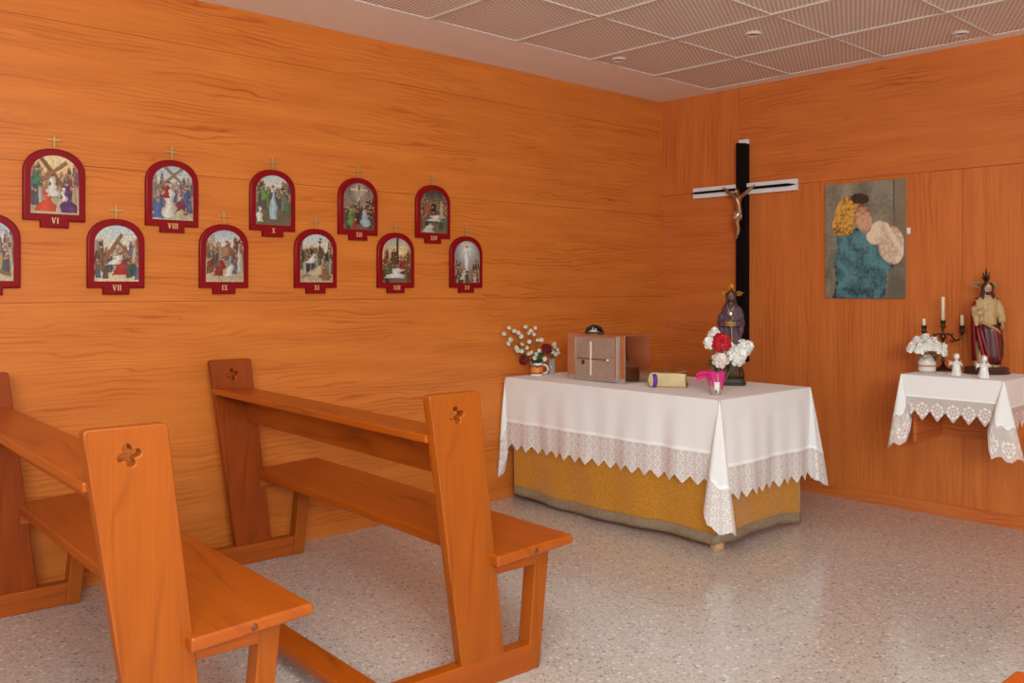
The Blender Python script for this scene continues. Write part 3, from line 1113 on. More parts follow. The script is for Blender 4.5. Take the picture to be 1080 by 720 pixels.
pp = skirt_path()
zs = [0.0] + [0.055] + [0.06] + [0.06 + 0.058 * k for k in range(1, 11)]
sk_t = thing('altar_skirt', 'golden fabric skirt with grey braid hem hanging under the white altar cloth', 'altar cloth', (0, 0, 0))


def skirt_pt(k, t):
    """t height above hem in metres"""
    x, y, nx, ny = pp[k]
    s = k * 0.0135
    hang = max(0, 1 - t / 0.62)
    f = 0.012 * math.sin(s * 7 + 1.0 * math.sin(s * 3.1)) + 0.006 * math.sin(s * 19 + t * 3) + 0.010 * hsh(s * 3, t * 4, 3)
    off = 0.007 + f * hang ** 0.8
    base = 0.028 + 0.006 * math.sin(s * 4.2 + 1) + 0.010 * hsh(s * 2.3, 0, 8)
    if ny < -0.5:   # front: hem rises a little to the left end
        base += 0.012 * max(0, 0.35 - (x - SK['x0'])) / 0.35 - 0.004
    if nx > 0.5:
        base += 0.004 - 0.022 * max(0, (y - SK['y1'] + 0.18) / 0.18) + 0.008
    base = max(base, 0.006)
    return (x + nx * off, y + ny * off, base + t * (0.695 - base) / 0.64)


def band(name, heights, mat, extra=0.0):
    V, F = [], []
    n = len(pp)
    for h in heights:
        for k in range(n):
            q = skirt_pt(k, h)
            V.append((q[0] + pp[k][2] * extra, q[1] + pp[k][3] * extra, q[2]))
    for j in range(len(heights) - 1):
        for k in range(n - 1):
            a = j * n + k
            F.append((a, a + 1, a + n + 1, a + n))
    o = uvmesh(name, V, F, [(0, 0)] * len(V), [mat], [0] * len(F), sk_t)
    md = o.modifiers.new('thick', 'SOLIDIFY')
    md.thickness = 0.002
    md.offset = -1
    return o


band('skirt_fabric', [0.03 + 0.61 * j / 16 for j in range(17)], gold_m)
band('braid_trim', [0.0, 0.018, 0.036, 0.052], braid_m, 0.0025)


def drape_cloth(name, X0, X1, Y0, Y1, Z, drops, band_h, tooth, period, corners, mats, fold_amp=0.01, wall_gap=None, nseg=0.008, backdrop=0.0, seed=0, flare=0.02):
    """rectangular cloth over a table. The perimeter runs back-left > front-left > front-right > back-right.
    drops = (left, front, right) hem drop; corners = dict(fl=(extra, width, bulge), fr=..., br=...)"""
    L, F_, Rr = drops
    segs = []     # each: (x, y, nx, ny, drop, wgt fold, cornerinfo)
    r = 0.012

    def add(x, y, nx, ny, drop, c=None, cu=0.0, sidew=0.0):
        segs.append([x, y, nx, ny, drop, c, cu, sidew])
    n = int((Y1 - Y0) / nseg)
    for i in range(n + 1):
        u = i / n
        add(X0, Y1 + (Y0 - Y1) * u, -1, 0, L, sidew=min(1, i / 6, (n - i) / 6))
    for k in range(1, 16):
        cu = k / 16
        a = PI + PI / 2 * cu
        add(X0, Y0, math.cos(a), math.sin(a), L + (F_ - L) * cu, 'fl', cu)
    n = int((X1 - X0) / nseg)
    for i in range(n + 1):
        u = i / n
        add(X0 + (X1 - X0) * u, Y0, 0, -1, F_, sidew=min(1, i / 6, (n - i) / 6))
    for k in range(1, 16):
        cu = k / 16
        a = 1.5 * PI + PI / 2 * cu
        add(X1, Y0, math.cos(a), math.sin(a), F_ + (Rr - F_) * cu, 'fr', cu)
    n = int((Y1 - Y0) / nseg)
    for i in range(n + 1):
        u = i / n
        add(X1, Y0 + (Y1 - Y0) * u, 1, 0, Rr, sidew=min(1, i / 6, (n - i) / 6))
    if 'br' in corners:
        for k in range(1, 13):
            cu = k / 12
            a = PI / 2 * cu * 0.9
            add(X1, Y1, math.cos(a), math.sin(a), Rr, 'br', cu)
    NT = 30
    NTA = 18
    hemh = 0.017 if band_h > 0.15 else 0.007
    V, UV = [], []
    cols = len(segs)
    s = 0.0
    lastp = None
    sarr = []
    for q in segs:
        if lastp is not None:
            if q[5]:
                s += corners.get(q[5], (0, 0.05, 0))[1] / 8
            else:
                s += math.hypot(q[0] - lastp[0], q[1] - lastp[1])
        lastp = q
        sarr.append(s)
    hts = []
    for j in range(NT + 1):
        hts.append(j / NT)
    for ci, q in enumerate(segs):
        x, y, nx, ny, drop, c, cu, sw = q
        ss = sarr[ci]
        # zigzag
        ph = (ss / period) % 1.0
        zz = 1 - abs(2 * ph - 1)
        dtot = drop - tooth * (1 - zz)
        if c:
            ex, wd, bu = corners[c]
            tri = 1 - abs(2 * cu - 1)
            if c == 'br':
                tri = min(1, cu * 1.6)
            dtot = drop + ex * min(1.0, tri * 1.9) - tooth * (1 - zz) * 0.8
        up = max(drop - band_h, 0.02) if not c else max(drop - band_h + (dtot - drop) * .75, 0.02)
        for jt, t in enumerate(hts):
            d = up * jt / NTA if jt <= NTA else (up + hemh if jt == NTA + 1 else up + hemh + (dtot - up - hemh) * (jt - NTA - 1) / (NT - NTA - 1))
            k = (d / max(drop, 0.01)) ** 1.1
            f = fold_amp * k * (math.sin(ss * 17 + 2 * math.sin(ss * 4.1 + seed)) * 0.6 + math.sin(ss * 41 + seed) * 0.25 + hsh(ss * 6, d * 3, seed) * 0.9)
            off = 0.004 + flare * k * 0.55 + f * (sw if not c else 0.5)
            px, py = x + nx * off, y + ny * off
            if c:
                ex, wd, bu = corners[c]
                kk = (d / drop)
                # swell along the diagonal plus sideways ripples: a hanging ear
                m_ = math.sin(PI * cu) if c != 'br' else math.sin(PI * min(1, cu * 0.75))
                dg = (nx, ny)
                px += dg[0] * bu * m_ * kk ** 0.9
                py += dg[1] * bu * m_ * kk ** 0.9
                # tangent spread
                tx, ty = -ny, nx
                px += tx * wd * (cu - 0.5) * kk * 0.9
                py += ty * wd * (cu - 0.5) * kk * 0.9
                px += dg[0] * 0.012 * math.sin(cu * 12) * kk
                py += dg[1] * 0.012 * math.sin(cu * 12) * kk
                if c == 'br' and len(corners[c]) > 2:
                    py += 0.0
            if wall_gap is not None:
                px = max(px, wall_gap)
            if py > -0.004:
                py = -0.004
            V.append((px, py, Z - d - (0.0)))
            UV.append((ss, (drop if not c else dtot) - d))
    faces, fm = [], []
    nt_ = NT + 1
    for ci in range(cols - 1):
        for j in range(NT):
            a = ci * nt_ + j
            faces.append((a, a + 1, a + nt_ + 1, a + nt_))
            fm.append(0 if j < NTA else (2 if j == NTA else 1))
    # top
    i0 = len(V)
    nx_, ny_ = 40, 24
    for a in range(nx_ + 1):
        for b_ in range(ny_ + 1):
            xx = X0 + (X1 - X0) * a / nx_
            yy = Y0 + (Y1 - Y0) * b_ / ny_
            e = min(a, nx_ - a, b_, ny_ - b_)
            zz = Z + (0.0008 * hsh(xx * 7, yy * 9, seed) if e > 0 else 0)
            ox = -0.003 if a == 0 else (0.003 if a == nx_ else 0)
            oy = -0.003 if b_ == 0 else (0.003 if b_ == ny_ else 0)
            V.append((xx + ox, min(yy + oy, -0.004), zz - (0.0003 if e == 0 else 0)))
            UV.append((xx, 5))
    for a in range(nx_):
        for b_ in range(ny_):
            p_ = i0 + a * (ny_ + 1) + b_
            faces.append((p_, p_ + ny_ + 1, p_ + ny_ + 2, p_ + 1))
            fm.append(0)
    return uvmesh(name, V, faces, UV, mats, fm)


cloth_m = linen('white_linen', (240, 235, 231), 0.12)
hem_m = linen('ladder_hem', (252, 250, 248), 0.1)
lace_a = lace('altar_lace', (240, 230, 224), 0.052, 0.52, 2)
ac = drape_cloth('altar_cloth', TX0 - 0.012, TX1 + 0.004, TY0 - 0.004, TY1 + 0.01, TZ + 0.0095, (0.46, 0.435, 0.50), 0.185, 0.042, 0.0815,
                 dict(fl=(0.16, 0.07, 0.035), fr=(0.17, 0.13, 0.07), br=(0.05, 0.08, 0.085)), [cloth_m, lace_a, hem_m], 0.022, 0.0135, seed=3)
tag(ac, 'large white linen cloth with pointed lace border over the altar', 'tablecloth')

# ------------------------------------------------------------------ wall shelf on the right with its cloth
sh = thing('wall_shelf', 'small wooden wall shelf under a white lace-edged cloth, right wall', 'shelf', (0, 0, 0))
SX0, SX1, SY0, SZ = 1.985, 2.482, -0.478, 0.826
MB().box((SX0, SY0, SZ - 0.03), (SX1, -0.001, SZ)).build('shelf_top', lam_h, sh, bevel=0.002)
MB().box((SX0 + 0.004, SY0 + 0.12, 0.462), (SX0 + 0.022, -0.001, SZ - 0.03)).build('side_panel', lam_h, sh, bevel=0.001)
MB().box((SX1 - 0.022, SY0 + 0.12, 0.462), (SX1 - 0.004, -0.001, SZ - 0.03)).build('side_panel', lam_h, sh, bevel=0.001)
MB().box((SX0 + 0.022, -0.018, 0.462), (SX1 - 0.022, -0.001, SZ - 0.03)).build('back_panel', lam_h, sh, bevel=0.001)
lace_b = lace('shelf_lace', (240, 230, 222), 0.0775, 0.75, 1)
sc_ = drape_cloth('shelf_cloth', SX0 - 0.004, SX1 + 0.004, SY0 - 0.004, -0.004, SZ + 0.0065, (0.27, 0.235, 0.26), 0.128, 0.052, 0.0775,
                  dict(fl=(0.15, 0.16, 0.04), fr=(0.15, 0.16, 0.05)), [cloth_m, lace_b, hem_m], 0.006, None, seed=11, flare=0.012)
tag(sc_, 'small white cloth with rosette lace points over the wall shelf', 'tablecloth')

# ------------------------------------------------------------------ small-object helpers
AT = TZ + 0.0105     # altar cloth surface
ST_ = SZ + 0.0075    # shelf cloth surface
CAMR = R(47.35)


def petal_bloom(mb, c, r, d=(0, 0, 1), layers=4, per=7, seed=1, cup=0.9, ruffle=0.12):
    rnd = random.Random(seed)
    d = Vector(d).normalized()
    a = d.cross(Vector((0.3, 0.9, 0.21))).normalized()
    b = d.cross(a).normalized()
    c = Vector(c)
    for L in range(layers):
        f = (L + 1) / layers
        rr = r * (0.35 + 0.65 * f)
        n = max(4, int(per * (0.6 + 0.5 * f)))
        tilt = cup * (1 - f) * 1.1 + 0.15
        for k in range(n):
            ph = 2 * PI * (k + 0.5 * L) / n + rnd.uniform(-.2, .2)
            w = 2 * PI / n * 0.72
            q = []
            for j in range(4):
                v = j / 3
                row = []
                for i in range(5):
                    u = (i - 2) / 2
                    ang_ = ph + u * w * (0.45 + 0.55 * math.sin(PI * min(1, v * 0.8 + 0.15)))
                    rad = rr * (0.12 + 0.88 * v) * (1 - 0.10 * abs(u) * v)
                    hz = r * (0.55 * (1 - f) + 0.5 * math.sin(tilt) * v * (1.2 - 0.4 * v)) - r * 0.35 * f * v * v
                    hz += r * ruffle * v * rnd.uniform(-1, 1)
                    rad *= math.cos(tilt * 0.55 * v)
                    row.append(mb.bm.verts.new(c + a * rad * math.cos(ang_) + b * rad * math.sin(ang_) + d * hz))
                q.append(row)
            for j in range(3):
                for i in range(4):
                    mb.face([q[j][i], q[j][i + 1], q[j + 1][i + 1], q[j + 1][i]])


def leaf(mb, base, tip, w, n=6, droop=0.1):
    base, tip = Vector(base), Vector(tip)
    d = tip - base
    s_ = d.cross(Vector((0.2, -0.4, 1))).normalized()
    up = s_.cross(d).normalized()
    L = d.length
    prev = None
    for i in range(n + 1):
        t = i / n
        ww = w * math.sin(PI * min(0.98, t * 0.92 + 0.06))
        p = base + d * t + up * (math.sin(PI * t) * L * droop)
        row = [mb.bm.verts.new(p - s_ * ww + up * ww * .25), mb.bm.verts.new(p), mb.bm.verts.new(p + s_ * ww + up * ww * .25)]
        if prev:
            mb.face([prev[0], prev[1], row[1], row[0]])
            mb.face([prev[1], prev[2], row[2], row[1]])
        prev = row


def solid(o, t=0.0008):
    md = o.modifiers.new('thick', 'SOLIDIFY')
    md.thickness = t
    return o


white_pet = plain('white_petal', (244, 238, 228), 0.7, var=0.05, scale=120, sheen=0.2)
blush_pet = plain('blush_petal', (242, 220, 206), 0.7, var=0.05, scale=120)
red_pet = plain('red_petal', (196, 10, 34), 0.6, var=0.25, scale=140)
dkred_pet = plain('dark_red_petal', (118, 6, 18), 0.65, var=0.3, scale=140)
sprig_pet = plain('cream_white_petal', (228, 218, 200), 0.7, var=0.2, scale=90)
green_m = plain('leaf_green', (44, 82, 44), 0.55, var=0.3, scale=60)
stem_m = plain('stem_green', (92, 112, 62), 0.6, var=0.2)
yel_m = plain('yellow_centre', (206, 176, 80), 0.7)


def glass_mat(name, rgb=(240, 240, 236), rough=0.02):
    m, nt, b = new_mat(name)
    b.inputs['Base Color'].default_value = lin(rgb) + (1,)
    b.inputs['Roughness'].default_value = rough
    b.inputs['Transmission Weight'].default_value = 1.0
    b.inputs['IOR'].default_value = 1.45
    return m


glass_m, _nt, _b = new_mat('clear_glass')
_b.inputs['Base Color'].default_value = (.8, .8, .78, 1)
_b.inputs['Roughness'].default_value = .05
_b.inputs['Alpha'].default_value = .28


def flower(name, label, cat, group, root, head, r, pm, seed, d=None, stem_bend=(0, 0, 0), rotz=CAMR, loc=(0, 0, 0), layers=4, per=7, leaves=1, ruffle=0.12):
    """root and head in the bouquet's own frame"""
    t = thing(name, label, cat, loc, rotz, group)
    root, head = Vector(root), Vector(head)
    mid = (root + head) / 2 + Vector(stem_bend)
    dd = Vector(d) if d else (head - mid)
    dd.normalize()
    mb = MB()
    base = head - dd * r * 0.35
    mb.tube([root, root.lerp(mid, .5) + Vector(stem_bend) * .3, mid, mid.lerp(base, .55), base, head - dd * r * .05], [0.0016, 0.0017, 0.0017, 0.0017, 0.003 + r * .06, r * 0.16], 7)
    mb.build('stem', stem_m, t, smooth=True)
    mb = MB()
    petal_bloom(mb, head - dd * r * .15, r, dd, layers, per, seed, ruffle=ruffle)
    mb.ball(head + dd * r * .1, r * .28, 8, 6)
    solid(mb.build('bloom', pm, t, smooth=True, merge=False), 0.0006)
    if leaves:
        rnd = random.Random(seed + 50)
        mb = MB()
        for k in range(leaves):
            a = rnd.uniform(0, 2 * PI)
            b0 = root.lerp(mid, rnd.uniform(.75, 1.0))
            leaf(mb, b0, b0 + Vector((math.cos(a) * .035, math.sin(a) * .03, .022)), .009)
        solid(mb.build('leaf', green_m, t, smooth=True, merge=False), 0.0005)
    return t


# ------------------------------------------------------------------ tabernacle
steel = plain('polished_nickel', (214, 206, 202), 0.12, metal=1.0, var=0.04, scale=8)
brushed = plain('brushed_nickel', (178, 158, 144), 0.42, metal=0.35, var=0.10, scale=30)
cream_m = plain('ivory_inlay', (240, 228, 200), 0.4)
tab = thing('tabernacle', 'square polished metal tabernacle box with a cross on its door', 'tabernacle', (0.34, -1.34, AT))
MB().box((0, 0.004, 0.0), (0.45, 0.23, 0.274)).build('body', steel, tab, bevel=0.003)
MB().box((0.066, -0.006, 0.006), (0.398, 0.004, 0.266)).build('door', brushed, tab, bevel=0.0025)
mb = MB()
for a, b_ in (((0.066, -0.010, 0.006), (0.076, -0.005, 0.266)), ((0.388, -0.010, 0.006), (0.398, -0.005, 0.266)), ((0.076, -0.010, 0.256), (0.388, -0.005, 0.266)), ((0.076, -0.010, 0.006), (0.388, -0.005, 0.016))):
    mb.box(a, b_)
mb.build('door_frame', steel, tab, bevel=0.001)
MB().box((0.196, -0.0125, 0.035), (0.205, -0.005, 0.232)).build('cross_upright', cream_m, tab, bevel=0.001)
MB().box((0.095, -0.0115, 0.128), (0.332, -0.005, 0.1325)).build('cross_arm', brass, tab, bevel=0.001)
mb = MB()
mb.tube([(0.338, -0.004, 0.130), (0.338, -0.014, 0.130)], 0.004, 10)
mb.ball((0.338, -0.018, 0.130), 0.0075, 12, 8)
mb.build('door_knob', cream_m, tab, smooth=True)
mb = MB()
mb.box((0.128, -0.009, 0.098), (0.150, -0.005, 0.122))
mb.tube([(0.139, -0.009, 0.115), (0.139, -0.016, 0.108), (0.139, -0.014, 0.090)], 0.0022, 7)
mb.build('lock', brass, tab, bevel=0.001)

# cave-like ornament lying on the tabernacle
orn = thing('ornament', 'small dark cave-shaped ornament with a cream inside, on top of the metal tabernacle', 'ornament', (0.448, -1.215, AT + 0.2745), CAMR)
mb = MB()
rr = []
for j in range(9):
    th = PI * j / 8
    row = []
    for i in range(10):
        ph = -0.15 + (PI + 0.3) * i / 9
        k = 1 + 0.22 * hsh(j * .9, i * .8, 4)
        row.append((0.056 * k * math.cos(ph) * (1 - .12 * (j / 8)), 0.034 * (j / 4 - 1) * 1.0, max(0.0, 0.052 * k * math.sin(ph) * (0.5 + 0.5 * math.sin(PI * min(1, (j + 2) / 8))))))
    rr.append(row)
mb.rings(rr, cap=False, closed=False)
o = mb.build('cave', plain('dark_rock', (62, 44, 36), 0.85, var=0.4, scale=60, bump=0.6), orn, smooth=True)
md = o.modifiers.new('thick', 'SOLIDIFY'); md.thickness = 0.008
mb = MB()
mb.ball((-0.012, 0.0, 0.010), (0.020, 0.012, 0.010), 12, 8)
mb.tube([(-0.012, -0.004, 0.004), (-0.010, -0.004, 0.024)], [0.011, 0.005], 10)
mb.ball((-0.009, -0.006, 0.029), 0.006, 10, 8)
mb.tube([(0.010, -0.004, 0.0), (0.009, -0.004, 0.018)], [0.009, 0.005], 10)
mb.ball((0.008, -0.006, 0.023), 0.0055, 10, 8)
mb.build('cream_figures', plain('cream_clay', (222, 204, 178), 0.6), orn, smooth=True)
MB().box((-0.052, -0.036, 0.0), (0.052, 0.034, 0.005)).build('foot_plate', plain('moss_brown', (84, 66, 48), 0.9), orn, bevel=0.002)

# ------------------------------------------------------------------ thick gilt-edged book
gilt = plain('gilt_pages', (190, 164, 124), 0.3, metal=0.85, var=0.12, scale=14)
cov = plain('gold_cover', (176, 138, 84), 0.4, metal=0.7, var=0.25, scale=22)
bk = thing('book', 'thick gilt-edged book with purple ribbon, lying on the altar cloth', 'book', (0.985, -1.352, AT), R(35))
mb = MB()
prof = [(0.0, 0.005)] + [(-0.012 * math.sin(PI * i / 8), 0.005 + 0.074 * i / 8) for i in range(1, 8)] + [(0.0, 0.079), (0.192, 0.077), (0.189, 0.041), (0.192, 0.005)]
mb.prism(prof, 1, 0.004, 0.244)
mb.build('page_block', gilt, bk, bevel=0.0015)
mb = MB()
mb.box((-0.002, 0, 0), (0.199, 0.248, 0.0045))
mb.build('back_cover', cov, bk, bevel=0.001)
mb = MB()
q = []
for i in range(13):
    u = i / 12
    row = []
    for j in range(9):
        v = j / 8
        row.append((-0.002 + 0.203 * u, 0.248 * v - 0.001, 0.0805 + 0.020 * u * u * (0.3 + .7 * v) + 0.006 * math.sin(u * 7 + v * 3) * u))
    q.append(row)
mb.rings(q, cap=False, closed=False)
o = mb.build('front_cover', cov, bk, smooth=True)
md = o.modifiers.new('thick', 'SOLIDIFY'); md.thickness = 0.003; md.offset = 1
mb = MB()
q = [[(-0.013 * math.sin(PI * t / 10) - 0.0035, y, 0.002 + 0.079 * t / 10) for y in (0.0, 0.248)] for t in range(11)]
mb.rings(q, cap=False, closed=False)
o = mb.build('spine', cov, bk, smooth=True)
md = o.modifiers.new('thick', 'SOLIDIFY'); md.thickness = 0.003
mb = MB()
q = [[(0.010 + w + 0.008 * math.sin(t / 9 * PI), -0.001 - 0.012 * math.sin(t / 9 * 2.6), 0.074 - 0.072 * t / 9) for w in (0, 0.022)] for t in range(10)]
mb.rings(q, cap=False, closed=False)
o = mb.build('ribbon', plain('purple_ribbon', (106, 36, 150), 0.5), bk, smooth=True)
solid(o, 0.001)

# ------------------------------------------------------------------ striped mug, glass and their flowers
mug = thing('mug', 'small mug with orange and red bands holding flowers, left end of the altar', 'mug', (0.085, -1.345, AT), CAMR)
wh_c = plain('white_ceramic', (238, 232, 224), 0.25, coat=0.4)
or_c = plain('orange_glaze', (232, 140, 44), 0.3, coat=0.4)
rd_c = plain('red_glaze', (176, 28, 26), 0.3, coat=0.4)
mb = MB()
seg = 30
prof = [(0.0385, 0.0, 0), (0.040, 0.003, 0), (0.040, 0.012, 2), (0.040, 0.022, 1), (0.040, 0.056, 2), (0.040, 0.066, 0), (0.041, 0.080, 0), (0.0385, 0.080, 0), (0.036, 0.006, 0)]
rows_ = [[mb.bm.verts.new((r_ * math.cos(2 * PI * i / seg), r_ * math.sin(2 * PI * i / seg), z_)) for i in range(seg)] for r_, z_, _ in prof]
for j in range(len(rows_) - 1):
    mb.mi = prof[j][2] if j else 0
    for i in range(seg):
        mb.face([rows_[j][i], rows_[j][(i + 1) % seg], rows_[j + 1][(i + 1) % seg], rows_[j + 1][i]])
mb.mi = 0
mb.face(rows_[0][::-1])
mb.face(rows_[-1])
mb.build('cup', [wh_c, or_c, rd_c], mug, smooth=True)
mb = MB()
mb.tube([(0.038, -0.004, 0.016), (0.052, -0.006, 0.014), (0.066, -0.008, 0.026), (0.070, -0.008, 0.042), (0.064, -0.007, 0.060), (0.050, -0.005, 0.068), (0.039, -0.004, 0.064)], 0.0058, 10)
mb.build('handle', wh_c, mug, smooth=True)
gj = thing('drinking_glass', 'narrow clear glass holding flower stems between the mug and the tabernacle', 'glass', (0.078, -1.205, AT), CAMR)
MB().lathe([(0.0, 0.0), (0.018, 0.0), (0.020, 0.003), (0.0215, 0.095), (0.0200, 0.095), (0.0185, 0.006), (0.0, 0.006)], 24).build('vessel', glass_m, gj, smooth=True)
mb = MB()
for k in range(7):
    a = k * 0.9
    mb.tube([(0.010 * math.cos(a), 0.010 * math.sin(a), 0.008), (0.006 * math.cos(a + 1), 0.006 * math.sin(a + 1), 0.06), (0.013 * math.cos(a), 0.010 * math.sin(a), 0.125)], 0.0015, 6)
mb.build('cut_stems', stem_m, gj, smooth=True)

BL = (0.085, -1.345, AT)
flower('carnation', 'dark red carnation on the left, drooping over the striped mug', 'flower', 'dark red carnations', (-0.01, 0, 0.012), (-0.085, -0.045, 0.105), 0.036, dkred_pet, 21, d=(-0.4, -0.9, 0.25), stem_bend=(-0.01, 0, 0.03), loc=BL, layers=5, per=9)
flower('carnation', 'dark red carnation on the right, above the handle of the striped mug', 'flower', 'dark red carnations', (0.01, 0, 0.012), (0.066, -0.02, 0.175), 0.038, dkred_pet, 22, d=(0.3, -0.8, 0.5), loc=BL, layers=5, per=9)
mb = MB()
for (x, z, yy) in ((-0.03, 0.072, -0.05), (0.0, 0.05, -0.052), (-0.01, 0.115, -0.03), (0.03, 0.11, -0.03), (0.045, 0.13, 0.0), (-0.02, 0.14, 0.0), (-0.045, 0.10, -0.02), (0.06, 0.10, -0.01), (0.015, 0.145, -0.01), (-0.04, 0.16, -0.02), (0.02, 0.09, -0.045), (0.05, 0.15, 0.01)):
    leaf(mb, (0.0, -0.005, 0.072), (x, yy, z), 0.016)
lf = solid(mb.build('leaf_cluster', green_m, None, smooth=True, merge=False, loc=BL), 0.0006)
lf.rotation_euler = (0, 0, CAMR)
tag(lf, 'dark green leaves hanging over the rim of the striped mug', 'leaves')


def sprig(label, loc, root, tips, seed, col=sprig_pet):
    """branching sprig with small star blossoms at its tips"""
    t = thing('blossom_sprig', label, 'flower', loc, CAMR, 'white blossom sprigs')
    rnd = random.Random(seed)
    cen = Vector((sum(p[0] for p in tips), sum(p[1] for p in tips), sum(p[2] for p in tips))) / len(tips)
    root = Vector(root)
    fork = root.lerp(cen, 0.62) + Vector((0, 0, 0.012))
    mb = MB()
    mb.tube([root, root.lerp(fork, .5) + Vector((0, 0, .01)), fork], [0.0013, 0.0013, 0.0011], 6)
    for p in tips:
        p = Vector(p)
        mb.tube([fork, fork.lerp(p, .5) + Vector((0, 0, .006)), p], [0.0010, 0.0009, 0.0008], 5)
    mb.build('stem', stem_m, t, smooth=True)
    mb = MB()
    for p in tips:
        q = fork.lerp(Vector(p), .7)
        for g in range(2):
            leaf(mb, q, q + Vector((rnd.uniform(-.018, .018), rnd.uniform(-.01, .01), rnd.uniform(-.006, .02))), .0028)
    solid(mb.build('small_leaves', stem_m, t, smooth=True, merge=False), .0004)
    mb = MB()
    for p in tips:
        d = Vector((rnd.uniform(-.6, .6), -0.8, rnd.uniform(-.1, .7))).normalized()
        petal_bloom(mb, p, rnd.uniform(0.0135, 0.0175), d, 1, 6, rnd.randint(0, 999), ruffle=.3)
    solid(mb.build('blossoms', col, t, smooth=True, merge=False), 0.0005)
    mb = MB()
    for p in tips:
        mb.ball(Vector(p) + Vector((0, -0.004, 0.002)), 0.0028, 7, 5)
    mb.build('flower_centres', yel_m, t, smooth=True)['kind'] = 'stuff'
    return t


pxs = .0059


def P(px, py, y=0.0):
    return ((px - 565) * pxs, y, 0.078 + (383 - py) * pxs)


sprig('white blossom sprig reaching furthest left from the striped mug', BL, (-.01, 0, .012), [P(531, 351, -.11), P(536, 345, -.11), P(541, 348, -.10), P(538, 357, -.11), P(545, 350, -.09), P(536, 361, -.12)], 1)
sprig('white blossom sprig standing up at the top left above the mug', BL, (-.005, 0, .012), [P(553, 344, -.06), P(556, 351, -.05), P(548, 354, -.08), P(559, 348, -.05)], 2)
sprig('pale peach blossom sprig at the top middle above the mug', BL, (0, .005, .012), [P(562, 352, -.03), P(566, 358, -.04), P(563, 346, -.02), P(570, 358, -.02), P(557, 360, -.05)], 3, blush_pet)
sprig('white blossom sprig left of the mug, above the left red carnation', BL, (-.01, 0, .012), [P(545, 369, -.09), P(550, 362, -.08), P(549, 369, -.08), P(554, 366, -.07), P(543, 366, -.1)], 4)
sprig('white blossom sprig straight over the mug, between both red carnations', BL, (0, -.005, .012), [P(556, 372, -.05), P(560, 371, -.05), P(564, 373, -.05), P(568, 369, -.04), P(573, 378, -.05), P(563, 377, -.055)], 5)
sprig('white blossom sprig leaning right over the narrow drinking glass', (0.078, -1.205, AT), (0.0, 0, .1), [(0.02, -.02, .175), (0.032, -.01, .155), (0.002, -.03, .145), (0.025, -.02, .128), (0.040, 0, .135), (-.012, -.03, .165), (0.01, -.02, .19)], 6)

# ------------------------------------------------------------------ robed statues
sk_m = plain('painted_skin', (206, 156, 124), 0.5, var=0.05)
dsk_m = plain('dark_painted_skin', (132, 92, 74), 0.5, var=0.08)
hair_m = plain('dark_brown_hair', (52, 32, 22), 0.6, var=0.3, scale=90)


def robe(mb, rings, nf=9, amp=0.1, seed=0, seg=48, a0=0.0, a1=2 * PI, closed=True):
    """rings: (z, cx, cy, rx, ry, fold strength)"""
    out = []
    for z, cx, cy, rx, ry, fs in rings:
        row = []
        for i in range(seg + (0 if closed else 1)):
            a = a0 + (a1 - a0) * i / seg
            k = 1 + amp * fs * (math.sin(nf * a + seed + z * 6) * .6 + math.sin(nf * 2.3 * a + seed * 2 - z * 14) * .3 + hsh(math.cos(a) * 2, math.sin(a) * 2 + seed, z * 9) * .7)
            row.append((cx + rx * k * math.cos(a), cy + ry * k * math.sin(a), z))
        out.append(row)
    mb.rings(out, cap=closed, closed=closed)


def halo_fan(mb, c, d, L, n=5, spread=0.5, y=0.012):
    """thin pointed rays fanning out from c along direction d (x,z)"""
    a0 = math.atan2(d[1], d[0])
    for k in range(n):
        a = a0 + spread * (k - (n - 1) / 2) / max(1, (n - 1) / 2)
        l = L * (1 - 0.22 * abs(k - (n - 1) / 2))
        p0 = Vector((c[0] + math.cos(a) * L * .12, y, c[1] + math.sin(a) * L * .12))
        p1 = Vector((c[0] + math.cos(a) * l * .65, y, c[1] + math.sin(a) * l * .65))
        p2 = Vector((c[0] + math.cos(a) * l, y, c[1] + math.sin(a) * l))
        mb.tube([p0, p1, p2], [L * .05, L * .075, L * .02], 6, 0.5)


def head_mesh(mb, c, s):
    """c chin-to-crown centre, s head height"""
    x, y, z = c
    mb.ball((x, y, z + s * .06), (s * .36, s * .42, s * .44), 18, 12)
    mb.ball((x, y - s * .06, z - s * .22), (s * .26, s * .30, s * .26), 14, 9)
    mb.tube([(x, y - s * .36, z + s * .10), (x, y - s * .47, z - s * .06), (x, y - s * .40, z - s * .10)], [s * .05, s * .075, s * .05], 8)
    for q in (-1, 1):
        mb.ball((x + q * s * .36, y + s * .03, z), (s * .05, s * .07, s * .11), 8, 6)
        mb.ball((x + q * s * .15, y - s * .33, z + s * .13), (s * .11, s * .07, s * .04), 8, 6)
    mb.ball((x, y - s * .35, z - s * .20), (s * .11, s * .06, s * .04), 8, 6)
    mb.tube([(x, y + s * .05, z - s * .3), (x, y + s * .08, z - s * .75)], [s * .2, s * .24], 12)


def eyes(parent, c, s):
    mb = MB()
    for q in (-1, 1):
        mb.ball((c[0] + q * s * .15, c[1] - s * .375, c[2] + s * .045), (s * .065, s * .03, s * .035), 8, 6)
    mb.build('eyes', black, parent, smooth=True)


